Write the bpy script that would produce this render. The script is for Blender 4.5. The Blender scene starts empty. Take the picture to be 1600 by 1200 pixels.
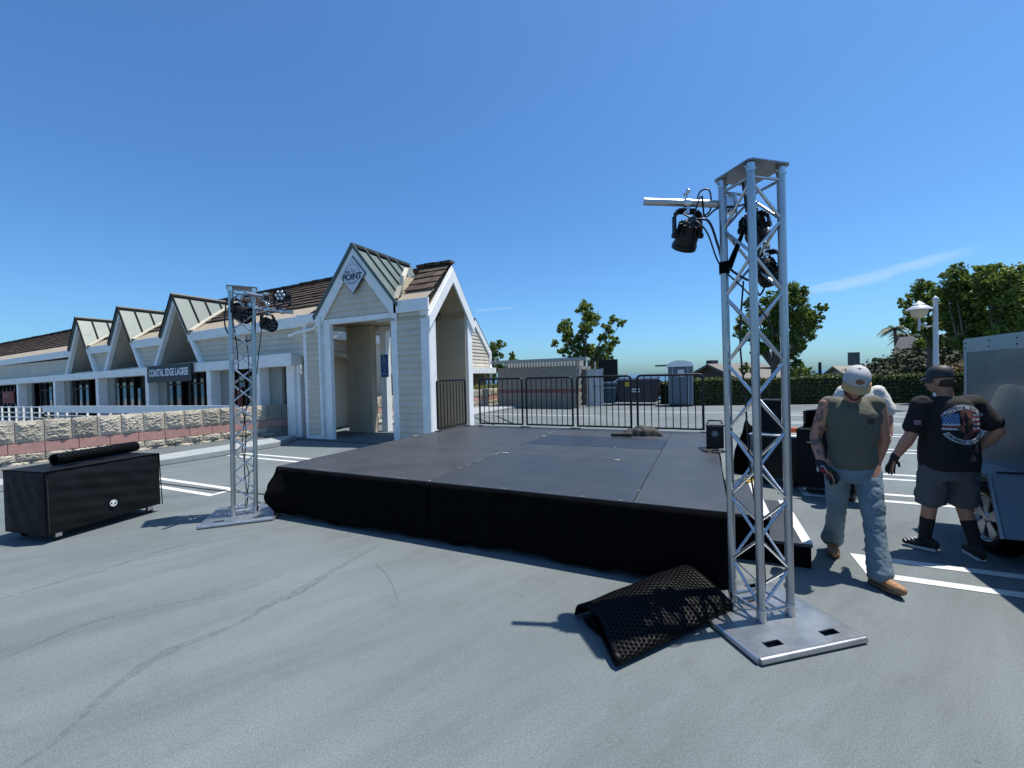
import bpy, math, random
import numpy as np
from mathutils import Vector, Matrix, noise
S = bpy.context.scene
COL = S.collection
rad = math.radians
# ------------------------------------------------------------------ camera
CF, CH = 650.0, 1.68                       # focal length in px of a 1600 px wide frame, eye height
YAW = math.atan2(302, 650); ROLL = math.atan(0.0245); PITCH = math.atan((600-(608.9-0.0245*800))*math.cos(ROLL)/CF)
_F = Vector((0, math.cos(PITCH), -math.sin(PITCH))); _U0 = Vector((0, math.sin(PITCH), math.cos(PITCH))); _R0 = Vector((1, 0, 0))
_R = math.cos(ROLL)*_R0 - math.sin(ROLL)*_U0; _U = math.sin(ROLL)*_R0 + math.cos(ROLL)*_U0
_M = Matrix.Rotation(YAW, 3, 'Z')
CFW, CR, CU = _M @ _F, _M @ _R, _M @ _U
EYE = Vector((0, 0, CH))
cd = bpy.data.cameras.new('camera'); cam = bpy.data.objects.new('camera', cd); COL.objects.link(cam)
cd.sensor_width = 36; cd.lens = 36*CF/1600; cd.clip_start = 0.05; cd.clip_end = 60000
m4 = Matrix((CR, CU, -CFW)).transposed().to_4x4(); m4.translation = EYE
cam.matrix_world = m4
S.camera = cam
S.render.resolution_x, S.render.resolution_y = 1024, 768
def ray(x, y): return CFW + CR*((x-800)/CF) + CU*((600-y)/CF)
def gp(x, y, z=0.0):
    d = ray(x, y); return EYE + d*((z-CH)/d.z)
def py(x, y, Y):
    d = ray(x, y); return EYE + d*(Y/d.y)
def px(x, y, X):
    d = ray(x, y); return EYE + d*(X/d.x)
def far(x, y, D):
    d = ray(x, y); return EYE + d*(D/math.hypot(d.x, d.y))
# ------------------------------------------------------------------ sky, sun, exposure
SUN = Vector((.29, .20, 1.0)).normalized()
w = bpy.data.worlds.new('World'); S.world = w; w.use_nodes = True
nt = w.node_tree; nt.nodes.clear()
N = nt.nodes.new; L = nt.links.new
out = N('ShaderNodeOutputWorld'); bg = N('ShaderNodeBackground'); sky = N('ShaderNodeTexSky')
sky.sky_type = 'NISHITA'; sky.sun_disc = False
sky.sun_elevation = math.asin(SUN.z); sky.sun_rotation = math.atan2(SUN.x, SUN.y)
sky.air_density = 1.0; sky.dust_density = 1.0; sky.ozone_density = 3.5; sky.altitude = 0
hs = N('ShaderNodeMixRGB'); hs.blend_type = 'MULTIPLY'; hs.inputs[0].default_value = 1; hs.inputs['Color2'].default_value = (.45, .755, 1.0, 1)      # white balance of the clear marine sky
# two thin cirrus streaks, each a soft band on the sky direction broken up by stretched noise
mix = N('ShaderNodeMixRGB'); mix.inputs['Color2'].default_value = (4.6, 5.4, 6.2, 1)
tc = N('ShaderNodeTexCoord'); nz = N('ShaderNodeTexNoise'); nz.inputs['Scale'].default_value = 14; nz.inputs['Detail'].default_value = 7; nz.inputs['Roughness'].default_value = .62
def mnode(op, a, b=None, clamp=False):
    n_ = N('ShaderNodeMath'); n_.operation = op; n_.use_clamp = clamp
    for k, v_ in enumerate((a, b)):
        if v_ is None: continue
        if isinstance(v_, (int, float)): n_.inputs[k].default_value = v_
        else: L(v_, n_.inputs[k])
    return n_.outputs[0]
mpn = N('ShaderNodeMapping'); mpn.inputs['Scale'].default_value = (.5, 1.4, 7); L(tc.outputs['Generated'], mpn.inputs[0]); L(mpn.outputs[0], nz.inputs['Vector'])
tot = None
for (x0, y0, x1, y1, wd, am) in ((1235, 464, 1530, 388, .010, .42), (1290, 456, 1400, 430, .007, .25), (740, 486, 805, 480, .004, .3)):
    a_, b_ = ray(x0, y0).normalized(), ray(x1, y1).normalized(); c_ = (a_+b_).normalized(); t_ = (b_-a_).normalized(); n_ = c_.cross(t_).normalized(); hl_ = (b_-a_).length/2
    d1 = N('ShaderNodeVectorMath'); d1.operation = 'DOT_PRODUCT'; L(tc.outputs['Generated'], d1.inputs[0]); d1.inputs[1].default_value = n_
    d2 = N('ShaderNodeVectorMath'); d2.operation = 'DOT_PRODUCT'; L(tc.outputs['Generated'], d2.inputs[0]); d2.inputs[1].default_value = t_
    d3 = N('ShaderNodeVectorMath'); d3.operation = 'DOT_PRODUCT'; L(tc.outputs['Generated'], d3.inputs[0]); d3.inputs[1].default_value = c_
    wob = mnode('MULTIPLY', mnode('SUBTRACT', nz.outputs['Fac'], .5), wd*2.2)
    e1 = mnode('POWER', mnode('DIVIDE', mnode('ADD', d1.outputs['Value'], wob), wd), 2); e2 = mnode('POWER', mnode('DIVIDE', d2.outputs['Value'], hl_), 4)
    g_ = mnode('MULTIPLY', mnode('SUBTRACT', 1, e1, True), mnode('SUBTRACT', 1, e2, True)); g_ = mnode('MULTIPLY', g_, mnode('GREATER_THAN', d3.outputs['Value'], 0)); g_ = mnode('MULTIPLY', g_, mnode('MULTIPLY', nz.outputs['Fac'], am*1.2))
    tot = g_ if tot is None else mnode('ADD', tot, g_, True)
L(tot, mix.inputs['Fac'])
L(sky.outputs['Color'], hs.inputs['Color1']); L(hs.outputs['Color'], mix.inputs['Color1'])
L(mix.outputs['Color'], bg.inputs['Color']); bg.inputs['Strength'].default_value = 0.132
L(bg.outputs[0], out.inputs['Surface'])
sd = bpy.data.lights.new('sun', 'SUN'); so = bpy.data.objects.new('sun', sd); COL.objects.link(so)
sd.energy = 5.0; sd.angle = rad(.53); sd.color = (1.0, .95, .87)
so.rotation_euler = (-SUN).to_track_quat('-Z', 'Y').to_euler(); so.location = (20, 20, 60)
S.view_settings.view_transform = 'Standard'; S.view_settings.look = 'None'; S.view_settings.gamma = 1; S.view_settings.exposure = 0.35
S.view_settings.use_curve_mapping = False
# ------------------------------------------------------------------ materials
MATS = {}
def mat(name, col, rough=.7, metal=0.0, var=0.0, vscale=4.0, bump=0.0, bscale=60.0, col2=None, spec=.5, coat=0.0, stretch=None, trans=0.0, island=0.0):
    if name in MATS: return MATS[name]
    m = bpy.data.materials.new(name); m.use_nodes = True; t = m.node_tree; b = t.nodes['Principled BSDF']
    b.inputs['Roughness'].default_value = rough; b.inputs['Metallic'].default_value = metal
    b.inputs['Specular IOR Level'].default_value = spec; b.inputs['Coat Weight'].default_value = coat
    b.inputs['Base Color'].default_value = (*col, 1)
    co = t.nodes.new('ShaderNodeTexCoord'); vec = co.outputs['Object']
    if stretch:
        mm = t.nodes.new('ShaderNodeMapping'); mm.inputs['Scale'].default_value = stretch; t.links.new(vec, mm.inputs[0]); vec = mm.outputs[0]
    src = None
    if var > 0 or col2:
        n = t.nodes.new('ShaderNodeTexNoise'); n.inputs['Scale'].default_value = vscale; n.inputs['Detail'].default_value = 8; n.inputs['Roughness'].default_value = .62
        t.links.new(vec, n.inputs['Vector'])
        r = t.nodes.new('ShaderNodeValToRGB'); r.color_ramp.elements[0].position = .32; r.color_ramp.elements[1].position = .68
        c2 = col2 or tuple(min(1, c*(1+var)) for c in col); c1 = col if col2 else tuple(c*(1-var) for c in col)
        r.color_ramp.elements[0].color = (*c1, 1); r.color_ramp.elements[1].color = (*c2, 1)
        t.links.new(n.outputs['Fac'], r.inputs['Fac']); t.links.new(r.outputs['Color'], b.inputs['Base Color']); src = r.outputs['Color']
        rr = t.nodes.new('ShaderNodeMapRange'); rr.inputs[3].default_value = max(0, rough-.08); rr.inputs[4].default_value = min(1, rough+.08)
        t.links.new(n.outputs['Fac'], rr.inputs[0]); t.links.new(rr.outputs[0], b.inputs['Roughness'])
    if island > 0:
        g = t.nodes.new('ShaderNodeNewGeometry'); h = t.nodes.new('ShaderNodeHueSaturation')
        mr = t.nodes.new('ShaderNodeMapRange'); mr.inputs[3].default_value = 1-island; mr.inputs[4].default_value = 1+island
        t.links.new(g.outputs['Random Per Island'], mr.inputs[0]); t.links.new(mr.outputs[0], h.inputs['Value'])
        if src: t.links.new(src, h.inputs['Color'])
        else: h.inputs['Color'].default_value = (*col, 1)
        t.links.new(h.outputs[0], b.inputs['Base Color']); src = h.outputs[0]
    if bump > 0:
        n2 = t.nodes.new('ShaderNodeTexNoise'); n2.inputs['Scale'].default_value = bscale; n2.inputs['Detail'].default_value = 5
        t.links.new(vec, n2.inputs['Vector'])
        bp = t.nodes.new('ShaderNodeBump'); bp.inputs['Strength'].default_value = bump; bp.inputs['Distance'].default_value = .01
        t.links.new(n2.outputs['Fac'], bp.inputs['Height']); t.links.new(bp.outputs[0], b.inputs['Normal'])
    if trans > 0:
        tr = t.nodes.new('ShaderNodeBsdfTranslucent'); mx = t.nodes.new('ShaderNodeMixShader'); mx.inputs[0].default_value = trans
        if src: t.links.new(src, tr.inputs['Color'])
        else: tr.inputs['Color'].default_value = (*col, 1)
        o = t.nodes['Material Output']; t.links.new(b.outputs[0], mx.inputs[1]); t.links.new(tr.outputs[0], mx.inputs[2]); t.links.new(mx.outputs[0], o.inputs[0])
    MATS[name] = m; return m
M = {}
M['trim'] = mat('white_trim', (.84, .83, .80), .55, var=.08, vscale=3, bump=.1)
M['siding'] = mat('beige_siding', (.62, .54, .43), .65, var=.10, vscale=1.6, bump=.12, bscale=40)
M['stucco'] = mat('stucco', (.50, .415, .295), .85, var=.08, vscale=2.5, bump=.5, bscale=160)
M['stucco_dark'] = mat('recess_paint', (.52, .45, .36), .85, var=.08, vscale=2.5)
M['tile'] = mat('roof_tile', (.092, .068, .053), .9, var=.3, vscale=6, bump=.4, bscale=50, island=.25, spec=.15)
M['apron'] = mat('roof_flashing', (.40, .33, .24), .75, col2=(.29, .235, .17), vscale=5, bump=.2)
M['metalroof'] = mat('standing_seam_metal', (.100, .130, .118), .5, .15, var=.08, vscale=3, spec=.5)
M['seamdark'] = mat('seam_shadow_cap', (.012, .014, .016), .8, spec=.1)  # near-black colour paints the shadow side of the roof seams
M['cream'] = mat('valley_flashing', (.50, .46, .36), .6, var=.05)
M['black'] = mat('black_paint', (.006, .006, .007), .42, bump=.05, spec=.35)
M['blackm'] = mat('black_rubber', (.0028, .0029, .0034), .36, spec=.07, var=.2, vscale=9)
M['cable'] = mat('black_cable', (.012, .012, .013), .5)
M['cloth_black'] = mat('black_drape', (.0035, .0035, .004), .95, spec=.05, var=.25, vscale=8)
M['nylon'] = mat('black_nylon', (.0048, .0050, .0062), .62, spec=.22, var=.2, vscale=7, bump=.45, bscale=14)
M['alu'] = mat('aluminium_tube', (.44, .45, .465), .33, .85, var=.10, vscale=7, bump=.08, bscale=90)
M['alu2'] = mat('aluminium_brace', (.60, .61, .63), .25, .9, var=.06, vscale=9)
M['steel'] = mat('galvanised_plate', (.22, .24, .25), .38, .75, col2=(.35, .375, .395), vscale=5, bump=.15, bscale=25)
M['chrome'] = mat('clamp_metal', (.62, .62, .62), .22, 1.0)
M['glass'] = mat('dark_shop_glass', (.16, .19, .20), .03, .6, spec=1.0, coat=.6)
M['frame'] = mat('bronze_frame', (.03, .03, .032), .45)
M['line'] = mat('road_paint', (.62, .62, .59), .75, col2=(.46, .47, .46), vscale=14, bump=.3)
M['blueline'] = mat('blue_road_paint', (.15, .27, .36), .75, col2=(.20, .28, .33), vscale=9)
M['concrete'] = mat('curb_concrete', (.29, .315, .315), .85, var=.12, vscale=5, bump=.3)
M['walk'] = mat('dark_walk_coating', (.10, .115, .12), .85, var=.15, vscale=4, bump=.3)
M['leaf'] = mat('tree_leaf', (.22, .28, .050), .5, col2=(.10, .15, .028), vscale=1.1, trans=.42, island=.5, spec=.4)
M['leaf2'] = mat('tree_leaf_dark', (.18, .25, .045), .5, col2=(.08, .13, .026), vscale=.9, trans=.40, island=.5, spec=.4)
M['hedge'] = mat('hedge_leaf', (.14, .17, .035), .55, col2=(.06, .085, .02), vscale=3, trans=.2, island=.4)
M['hedgecore'] = mat('hedge_twig', (.012, .016, .006), .95)
M['scrub'] = mat('dry_scrub', (.075, .075, .035), .8, col2=(.035, .048, .018), vscale=.5, island=.35)
M['bark'] = mat('bark', (.13, .11, .085), .9, var=.25, vscale=12, bump=.5)
M['red'] = mat('red_block', (.46, .25, .21), .85, var=.14, vscale=6, bump=.3)
M['skin'] = mat('skin', (.40, .20, .135), .5, var=.12, vscale=9, spec=.4)
def skin_tattoo():
    m = M['skin'].copy(); m.name = 'tattooed_skin'; t = m.node_tree; b = t.nodes['Principled BSDF']
    lk = b.inputs['Base Color'].links[0]; src = lk.from_socket
    co = t.nodes.new('ShaderNodeTexCoord'); sp = t.nodes.new('ShaderNodeSeparateXYZ'); t.links.new(co.outputs['Object'], sp.inputs[0])
    n = t.nodes.new('ShaderNodeTexNoise'); n.inputs['Scale'].default_value = 24; n.inputs['Detail'].default_value = 4; t.links.new(co.outputs['Object'], n.inputs[0])
    r = t.nodes.new('ShaderNodeMapRange'); r.inputs[1].default_value = .44; r.inputs[2].default_value = .54; r.clamp = True; t.links.new(n.outputs['Fac'], r.inputs[0])
    g = t.nodes.new('ShaderNodeMapRange'); g.inputs[1].default_value = .19; g.inputs[2].default_value = .205; g.clamp = True; t.links.new(sp.outputs['X'], g.inputs[0])
    g2 = t.nodes.new('ShaderNodeMapRange'); g2.inputs[1].default_value = .95; g2.inputs[2].default_value = .99; g2.clamp = True; t.links.new(sp.outputs['Z'], g2.inputs[0])
    a = t.nodes.new('ShaderNodeMath'); a.operation = 'MULTIPLY'; t.links.new(r.outputs[0], a.inputs[0]); t.links.new(g.outputs[0], a.inputs[1])
    a2 = t.nodes.new('ShaderNodeMath'); a2.operation = 'MULTIPLY'; t.links.new(a.outputs[0], a2.inputs[0]); t.links.new(g2.outputs[0], a2.inputs[1])
    a3 = t.nodes.new('ShaderNodeMath'); a3.operation = 'MULTIPLY'; t.links.new(a2.outputs[0], a3.inputs[0]); a3.inputs[1].default_value = .75
    mx = t.nodes.new('ShaderNodeMixRGB'); t.links.new(src, mx.inputs[1]); mx.inputs[2].default_value = (.05, .055, .06, 1); t.links.new(a3.outputs[0], mx.inputs[0]); t.links.new(mx.outputs[0], b.inputs['Base Color'])
    return m
M['tattoo'] = skin_tattoo()
# ------------------------------------------------------------------ mesh builder
def V(*a): return Vector(a)
def wloc(o):
    v = Vector((0, 0, 0))
    while o is not None: v = v + o.location; o = o.parent
    return v
class MB:
    def __init__(s): s.v = []; s.f = []; s.sm = []; s.mi = []; s.cur = 0
    def add(s, vs, fs, smooth=False):
        n = len(s.v); s.v += [tuple(q) for q in vs]
        for f in fs: s.f.append(tuple(i+n for i in f)); s.sm.append(smooth); s.mi.append(s.cur)
        return s
    def box2(s, a, b):
        x0, y0, z0 = [min(a[i], b[i]) for i in range(3)]; x1, y1, z1 = [max(a[i], b[i]) for i in range(3)]
        return s.add([(x0,y0,z0),(x1,y0,z0),(x1,y1,z0),(x0,y1,z0),(x0,y0,z1),(x1,y0,z1),(x1,y1,z1),(x0,y1,z1)], [(3,2,1,0),(4,5,6,7),(0,1,5,4),(1,2,6,5),(2,3,7,6),(3,0,4,7)])
    def box(s, c, d, R=None):
        c = Vector(c); R = R or Matrix.Identity(3)
        vs = [c + R @ Vector((sx*d[0]/2, sy*d[1]/2, sz*d[2]/2)) for sz in (-1, 1) for sx, sy in ((-1,-1),(1,-1),(1,1),(-1,1))]
        return s.add(vs, [(3,2,1,0),(4,5,6,7),(0,1,5,4),(1,2,6,5),(2,3,7,6),(3,0,4,7)])
    def beam(s, a, b, wd, ht, up=(0, 0, 1)):
        a = Vector(a); b = Vector(b); d = (b-a).normalized(); r = d.cross(Vector(up)).normalized(); u = r.cross(d)
        vs = [p + r*(i*wd/2) + u*(j*ht/2) for p in (a, b) for i, j in ((-1,-1),(1,-1),(1,1),(-1,1))]
        return s.add(vs, [(0,1,2,3),(7,6,5,4),(0,4,5,1),(1,5,6,2),(2,6,7,3),(3,7,4,0)])
    def tube(s, a, b, r, r2=None, n=12, caps=True):
        a = Vector(a); b = Vector(b); r2 = r if r2 is None else r2
        d = (b-a).normalized(); t = Vector((0,0,1)) if abs(d.z) < .9 else Vector((1,0,0)); u = d.cross(t).normalized(); v = d.cross(u)
        vs = []
        for p, q in ((a, r), (b, r2)):
            for i in range(n):
                an = 2*math.pi*i/n; vs.append(p + u*(q*math.cos(an)) + v*(q*math.sin(an)))
        s.add(vs, [(i, (i+1) % n, n+(i+1) % n, n+i) for i in range(n)], True)
        if caps: s.add(vs[:n], [tuple(range(n))][::1]); s.add(vs[n:], [tuple(range(n))[::-1]])
        return s
    def path(s, pts, r, n=8, closed=False, radii=None):
        P = [Vector(p) for p in pts]; k = len(P); vs = []; up = None
        for i in range(k):
            if closed: d = (P[(i+1) % k]-P[i-1]).normalized()
            else: d = (P[min(i+1, k-1)]-P[max(i-1, 0)]).normalized()
            if up is None: t = Vector((0,0,1)) if abs(d.z) < .9 else Vector((1,0,0)); up = d.cross(t).normalized()
            up = (up - d*up.dot(d)).normalized(); v = d.cross(up); q = radii[i] if radii else r
            for j in range(n):
                an = 2*math.pi*j/n; vs.append(P[i] + up*(q*math.cos(an)) + v*(q*math.sin(an)))
        fs = []
        for i in range(k if closed else k-1):
            i2 = (i+1) % k
            for j in range(n): fs.append((i*n+j, i*n+(j+1) % n, i2*n+(j+1) % n, i2*n+j))
        s.add(vs, fs, True)
        if not closed: s.add(vs[:n], [tuple(range(n))[::-1]]); s.add(vs[-n:], [tuple(range(n))])
        return s
    def prism(s, poly, off):
        off = Vector(off); a = [Vector(p) for p in poly]; b = [p+off for p in a]; n = len(a)
        return s.add(a+b, [tuple(range(n))[::-1], tuple(range(n, 2*n))] + [(i, (i+1) % n, n+(i+1) % n, n+i) for i in range(n)])
    def quad(s, *p): return s.add(p, [tuple(range(len(p)))])
    def lathe(s, prof, c, axis=(0, 0, 1), n=20, smooth=True, caps=True):
        c = Vector(c); d = Vector(axis).normalized(); t = Vector((0,0,1)) if abs(d.z) < .9 else Vector((1,0,0)); u = d.cross(t).normalized(); v = d.cross(u); vs = []
        for r, h in prof:
            for j in range(n):
                an = 2*math.pi*j/n; vs.append(c + d*h + u*(r*math.cos(an)) + v*(r*math.sin(an)))
        k = len(prof)
        s.add(vs, [(i*n+j, i*n+(j+1) % n, (i+1)*n+(j+1) % n, (i+1)*n+j) for i in range(k-1) for j in range(n)], smooth)
        if caps and prof[0][0] > 1e-4: s.add(vs[:n], [tuple(range(n))[::-1]])
        if caps and prof[-1][0] > 1e-4: s.add(vs[-n:], [tuple(range(n))])
        return s
    def ell(s, c, r, R=None, n=12, m=8):
        c = Vector(c); R = R or Matrix.Identity(3); vs = []
        for i in range(m+1):
            th = math.pi*i/m
            for j in range(n):
                an = 2*math.pi*j/n; vs.append(c + R @ Vector((r[0]*math.sin(th)*math.cos(an), r[1]*math.sin(th)*math.sin(an), r[2]*math.cos(th))))
        return s.add(vs, [(i*n+j, (i+1)*n+j, (i+1)*n+(j+1) % n, i*n+(j+1) % n) for i in range(m) for j in range(n)], True)
    def cap(s, a, b, r1, r2, n=14, flat=1.0):
        """tapered capsule for limbs"""
        a = Vector(a); b = Vector(b); s.ell(a, (r1, r1*flat, r1), n=n); s.ell(b, (r2, r2*flat, r2), n=n); s.tube(a, b, r1, r2, n=n); return s
    def loft(s, rings, n=20):
        """horizontal ellipses: (centre, rx, ry)"""
        vs = []
        for c, rx, ry in rings:
            for j in range(n):
                an = 2*math.pi*j/n; vs.append((c[0]+rx*math.cos(an), c[1]+ry*math.sin(an), c[2]))
        k = len(rings)
        s.add(vs, [(i*n+j, i*n+(j+1) % n, (i+1)*n+(j+1) % n, (i+1)*n+j) for i in range(k-1) for j in range(n)], True)
        s.add(vs[:n], [tuple(range(n))[::-1]]); s.add(vs[-n:], [tuple(range(n))]); return s
    def build(s, name, m, parent=None, bevel=0, smooth=None, **kw):
        me = bpy.data.meshes.new(name); off = wloc(parent) if parent is not None else Vector((0,0,0))
        vs = [(x-off.x, y-off.y, z-off.z) for x, y, z in s.v]
        me.from_pydata(vs, [], s.f)
        for q in (m if isinstance(m, list) else [m]): me.materials.append(q)
        me.polygons.foreach_set('use_smooth', [(smooth if smooth is not None else q) for q in s.sm]); me.polygons.foreach_set('material_index', s.mi)
        me.update(); o = bpy.data.objects.new(name, me); COL.objects.link(o)
        if parent is not None: o.parent = parent
        if bevel: b = o.modifiers.new('bevel', 'BEVEL'); b.width = bevel; b.segments = 2; b.limit_method = 'ANGLE'
        for k, v_ in kw.items(): o[k] = v_
        return o
def thing(name, label, cat, loc=(0, 0, 0), group=None):
    o = bpy.data.objects.new(name, None); COL.objects.link(o); o.location = loc; o.empty_display_size = .2
    o['label'] = label; o['category'] = cat
    if group: o['group'] = group
    return o
def tag(o, label, cat, group=None):
    o['label'] = label; o['category'] = cat
    if group: o['group'] = group
    return o
def pose(o, loc, rz=0): o.location = loc; o.rotation_euler = (0, 0, rz); return o
def rotm(x=0, y=0, z=0): return Matrix.Rotation(z, 3, 'Z') @ Matrix.Rotation(y, 3, 'Y') @ Matrix.Rotation(x, 3, 'X')
def mod(o, t, **kw):
    m = o.modifiers.new(t.lower(), t)
    for k, v in kw.items(): setattr(m, k, v)
    return m
def text(s, size, m, parent, origin, xdir, ydir, name='lettering', align='CENTER', ext=.002, sx=1.0, offset=0.0):
    cu = bpy.data.curves.new(name, 'FONT'); cu.body = s; cu.size = size; cu.align_x = align; cu.align_y = 'CENTER'; cu.extrude = ext; cu.offset = offset
    o = bpy.data.objects.new(name, cu); me = bpy.data.meshes.new_from_object(o); bpy.data.objects.remove(o)
    x = Vector(xdir).normalized(); y = Vector(ydir).normalized(); z = x.cross(y); p = Vector(origin) - (wloc(parent) if parent else Vector((0,0,0)))
    me.transform(Matrix((( x.x*sx, y.x, z.x, p.x), (x.y*sx, y.y, z.y, p.y), (x.z*sx, y.z, z.z, p.z), (0, 0, 0, 1))))
    me.materials.append(m); r = bpy.data.objects.new(name, me); COL.objects.link(r)
    if parent: r.parent = parent
    return r
def clip(poly, z, keep_above):
    out = []
    for i in range(len(poly)):
        a, b = poly[i], poly[(i+1) % len(poly)]
        ia = (a[1] >= z) == keep_above or a[1] == z; ib = (b[1] >= z) == keep_above or b[1] == z
        if ia: out.append(a)
        if ia != ib:
            t = (z-a[1])/(b[1]-a[1]); out.append((a[0]+(b[0]-a[0])*t, z))
    return out
def clap(mb, poly, o, u, n, pitch=.165, off=.030, z0=0.0):
    """lap siding: convex polygon in (a, z) clipped to courses, each leaning out at its foot"""
    o = Vector(o); u = Vector(u); n = Vector(n); zs = [p[1] for p in poly]; k = math.floor((min(zs)-z0)/pitch)
    while z0+k*pitch < max(zs):
        a, b = z0+k*pitch, z0+(k+1)*pitch; k += 1
        q = clip(clip(poly, a, True), b, False)
        if len(q) < 3 or max(p[1] for p in q)-min(p[1] for p in q) < 1e-4: continue
        P = [o + u*x + V(0, 0, z) + n*(off*(b-z)/pitch+.002) for x, z in q]
        mb.add(P, [tuple(range(len(P)))])
        lo = [p for p in q if abs(p[1]-a) < 1e-5]
        if len(lo) >= 2:
            x0, x1 = min(p[0] for p in lo), max(p[0] for p in lo)
            mb.add([o+u*x0+V(0,0,a)+n*(off+.002), o+u*x1+V(0,0,a)+n*(off+.002), o+u*x1+V(0,0,a), o+u*x0+V(0,0,a)], [(0,1,2,3)])
    return mb
def tiles(mb, a, w_, s_, courses, rnd, tw=.33, th=.035):
    """tile courses: eave start a, along vector w_, up-slope vector s_"""
    a = Vector(a); w_ = Vector(w_); s_ = Vector(s_); n = w_.cross(s_).normalized()
    if n.z < 0: n = -n
    Ln = w_.length; k = max(1, round(Ln/tw)); du = w_/k; ds = s_/courses
    for c in range(courses):
        for i in range(k):
            j = rnd.uniform(-.006, .008); p = a + du*i + ds*c + n*(.02+j); q = p + du*.985; e = ds*1.04
            mb.add([p+n*th, q+n*th, q+e+n*.004, p+e+n*.004, p, q], [(0,1,2,3), (4,5,1,0)])
    return mb
rnd = random.Random(7)
# ------------------------------------------------------------------ ground
def deck_material():
    m = bpy.data.materials.new('deck_coating'); m.use_nodes = True; t = m.node_tree; b = t.nodes['Principled BSDF']; n = t.nodes.new; l = t.links.new
    co = n('ShaderNodeTexCoord'); state = {'c': None}
    def nz_(scale, detail, rough, vec): q = n('ShaderNodeTexNoise'); q.inputs['Scale'].default_value = scale; q.inputs['Detail'].default_value = detail; q.inputs['Roughness'].default_value = rough; l(vec, q.inputs['Vector']); return q.outputs['Fac']
    def mapped(rz, sc): q = n('ShaderNodeMapping'); q.vector_type = 'TEXTURE'; q.inputs['Rotation'].default_value = (0, 0, rad(rz)); q.inputs['Scale'].default_value = sc; l(co.outputs['Object'], q.inputs[0]); return q.outputs[0]
    def layer(fac, a, b_, lo, hi, col=None):
        r = n('ShaderNodeValToRGB'); e = r.color_ramp.elements; e[0].position = a; e[1].position = b_
        e[0].color = (*[lo*k for k in (col or (1, 1, 1))], 1); e[1].color = (hi, hi, hi, 1); l(fac, r.inputs['Fac'])
        x = n('ShaderNodeMixRGB'); x.blend_type = 'MULTIPLY'; x.inputs[0].default_value = 1
        if state['c'] is None: x.inputs[1].default_value = (.138, .160, .164, 1)
        else: l(state['c'], x.inputs[1])
        l(r.outputs[0], x.inputs[2]); state['c'] = x.outputs[0]
    obj_ = co.outputs['Object']
    layer(nz_(.35, 5, .6, obj_), .35, .68, .88, 1.10)
    layer(nz_(2.0, 8, .68, mapped(66, (9, 1.0, 1))), .36, .58, .87, 1.04, (1, .99, .985))
    layer(nz_(2.4, 8, .7, mapped(52, (8, .8, 1))), .30, .50, .86, 1.0)
    layer(nz_(1.7, 9, .72, obj_), .30, .46, .86, 1.0, (1.0, .98, .95))
    gr = nz_(150, 3, .75, obj_); layer(gr, .32, .68, .60, 1.38)
    layer(nz_(60, 4, .6, obj_), .32, .68, .92, 1.08)
    vo = n('ShaderNodeTexVoronoi'); vo.inputs['Scale'].default_value = 2.6; l(obj_, vo.inputs['Vector']); layer(vo.outputs['Distance'], .02, .05, .72, 1.0)
    v2 = n('ShaderNodeTexVoronoi'); v2.inputs['Scale'].default_value = 5.3; l(mapped(20, (1, 1, 1)), v2.inputs['Vector']); layer(v2.outputs['Distance'], .012, .022, 1.5, 1.0)
    l(state['c'], b.inputs['Base Color']); b.inputs['Roughness'].default_value = .82; b.inputs['Specular IOR Level'].default_value = .3
    bp = n('ShaderNodeBump'); bp.inputs['Strength'].default_value = .16; bp.inputs['Distance'].default_value = .002; l(gr, bp.inputs['Height']); l(bp.outputs[0], b.inputs['Normal'])
    return m
M['deck'] = deck_material()
def structure(o): o['kind'] = 'structure'; return o
structure(MB().quad((-60,-25,0),(24,-25,0),(24,27.5,0),(-60,27.5,0)).build('parking_deck', M['deck']))
# terrain falling away to the sea, rising to a scrubby hill on the right
def tz(x, y):
    d = math.hypot(x, y-5)
    z = -.35 if d < 22 else -.35 - (d-22)*.075
    z = max(z, -34 + 4*math.sin(x*.01))
    hx = (x-24)/13; hy = (y-36)/13
    z += 8.2*math.exp(-(hx*hx+hy*hy)) if y > 27 or x > 23 else 0
    if d > 320: z -= (d-320)*.12
    return z
def terrain():
    mb = MB(); n = 96; rs = [0, 15, 22, 25, 28, 31, 34, 38, 42, 46, 50, 56, 64, 75, 90, 110, 150, 220, 320, 420, 520]; vs = []
    for q in rs:
        for i in range(n): a = 2*math.pi*i/n; x, y = q*math.sin(a), 5+q*math.cos(a); vs.append((x, y, tz(x, y)-(0.3 if (-60 < x < 24 and -25 < y < 27.5) else 0)))
    mb.add(vs, [(i*n+j, i*n+(j+1) % n, (i+1)*n+(j+1) % n, (i+1)*n+j)[::-1] for i in range(len(rs)-1) for j in range(n)], True)
    return structure(mb.build('terrain', mat('hill_soil', (.06, .058, .03), .95, col2=(.035, .042, .018), vscale=.6)))
terrain()
msea = mat('sea_water', (.02, .07, .12), .30, col2=(.03, .09, .15), vscale=.01, bump=.6, bscale=.6)
mb = MB(); n = 64; vs = [(0, 0, -36)]+[(45000*math.cos(2*math.pi*i/n), 45000*math.sin(2*math.pi*i/n), -36) for i in range(n)]
mb.add(vs, [(0, i+1, (i+1) % n+1) for i in range(n)]); structure(mb.build('sea', msea))
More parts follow.
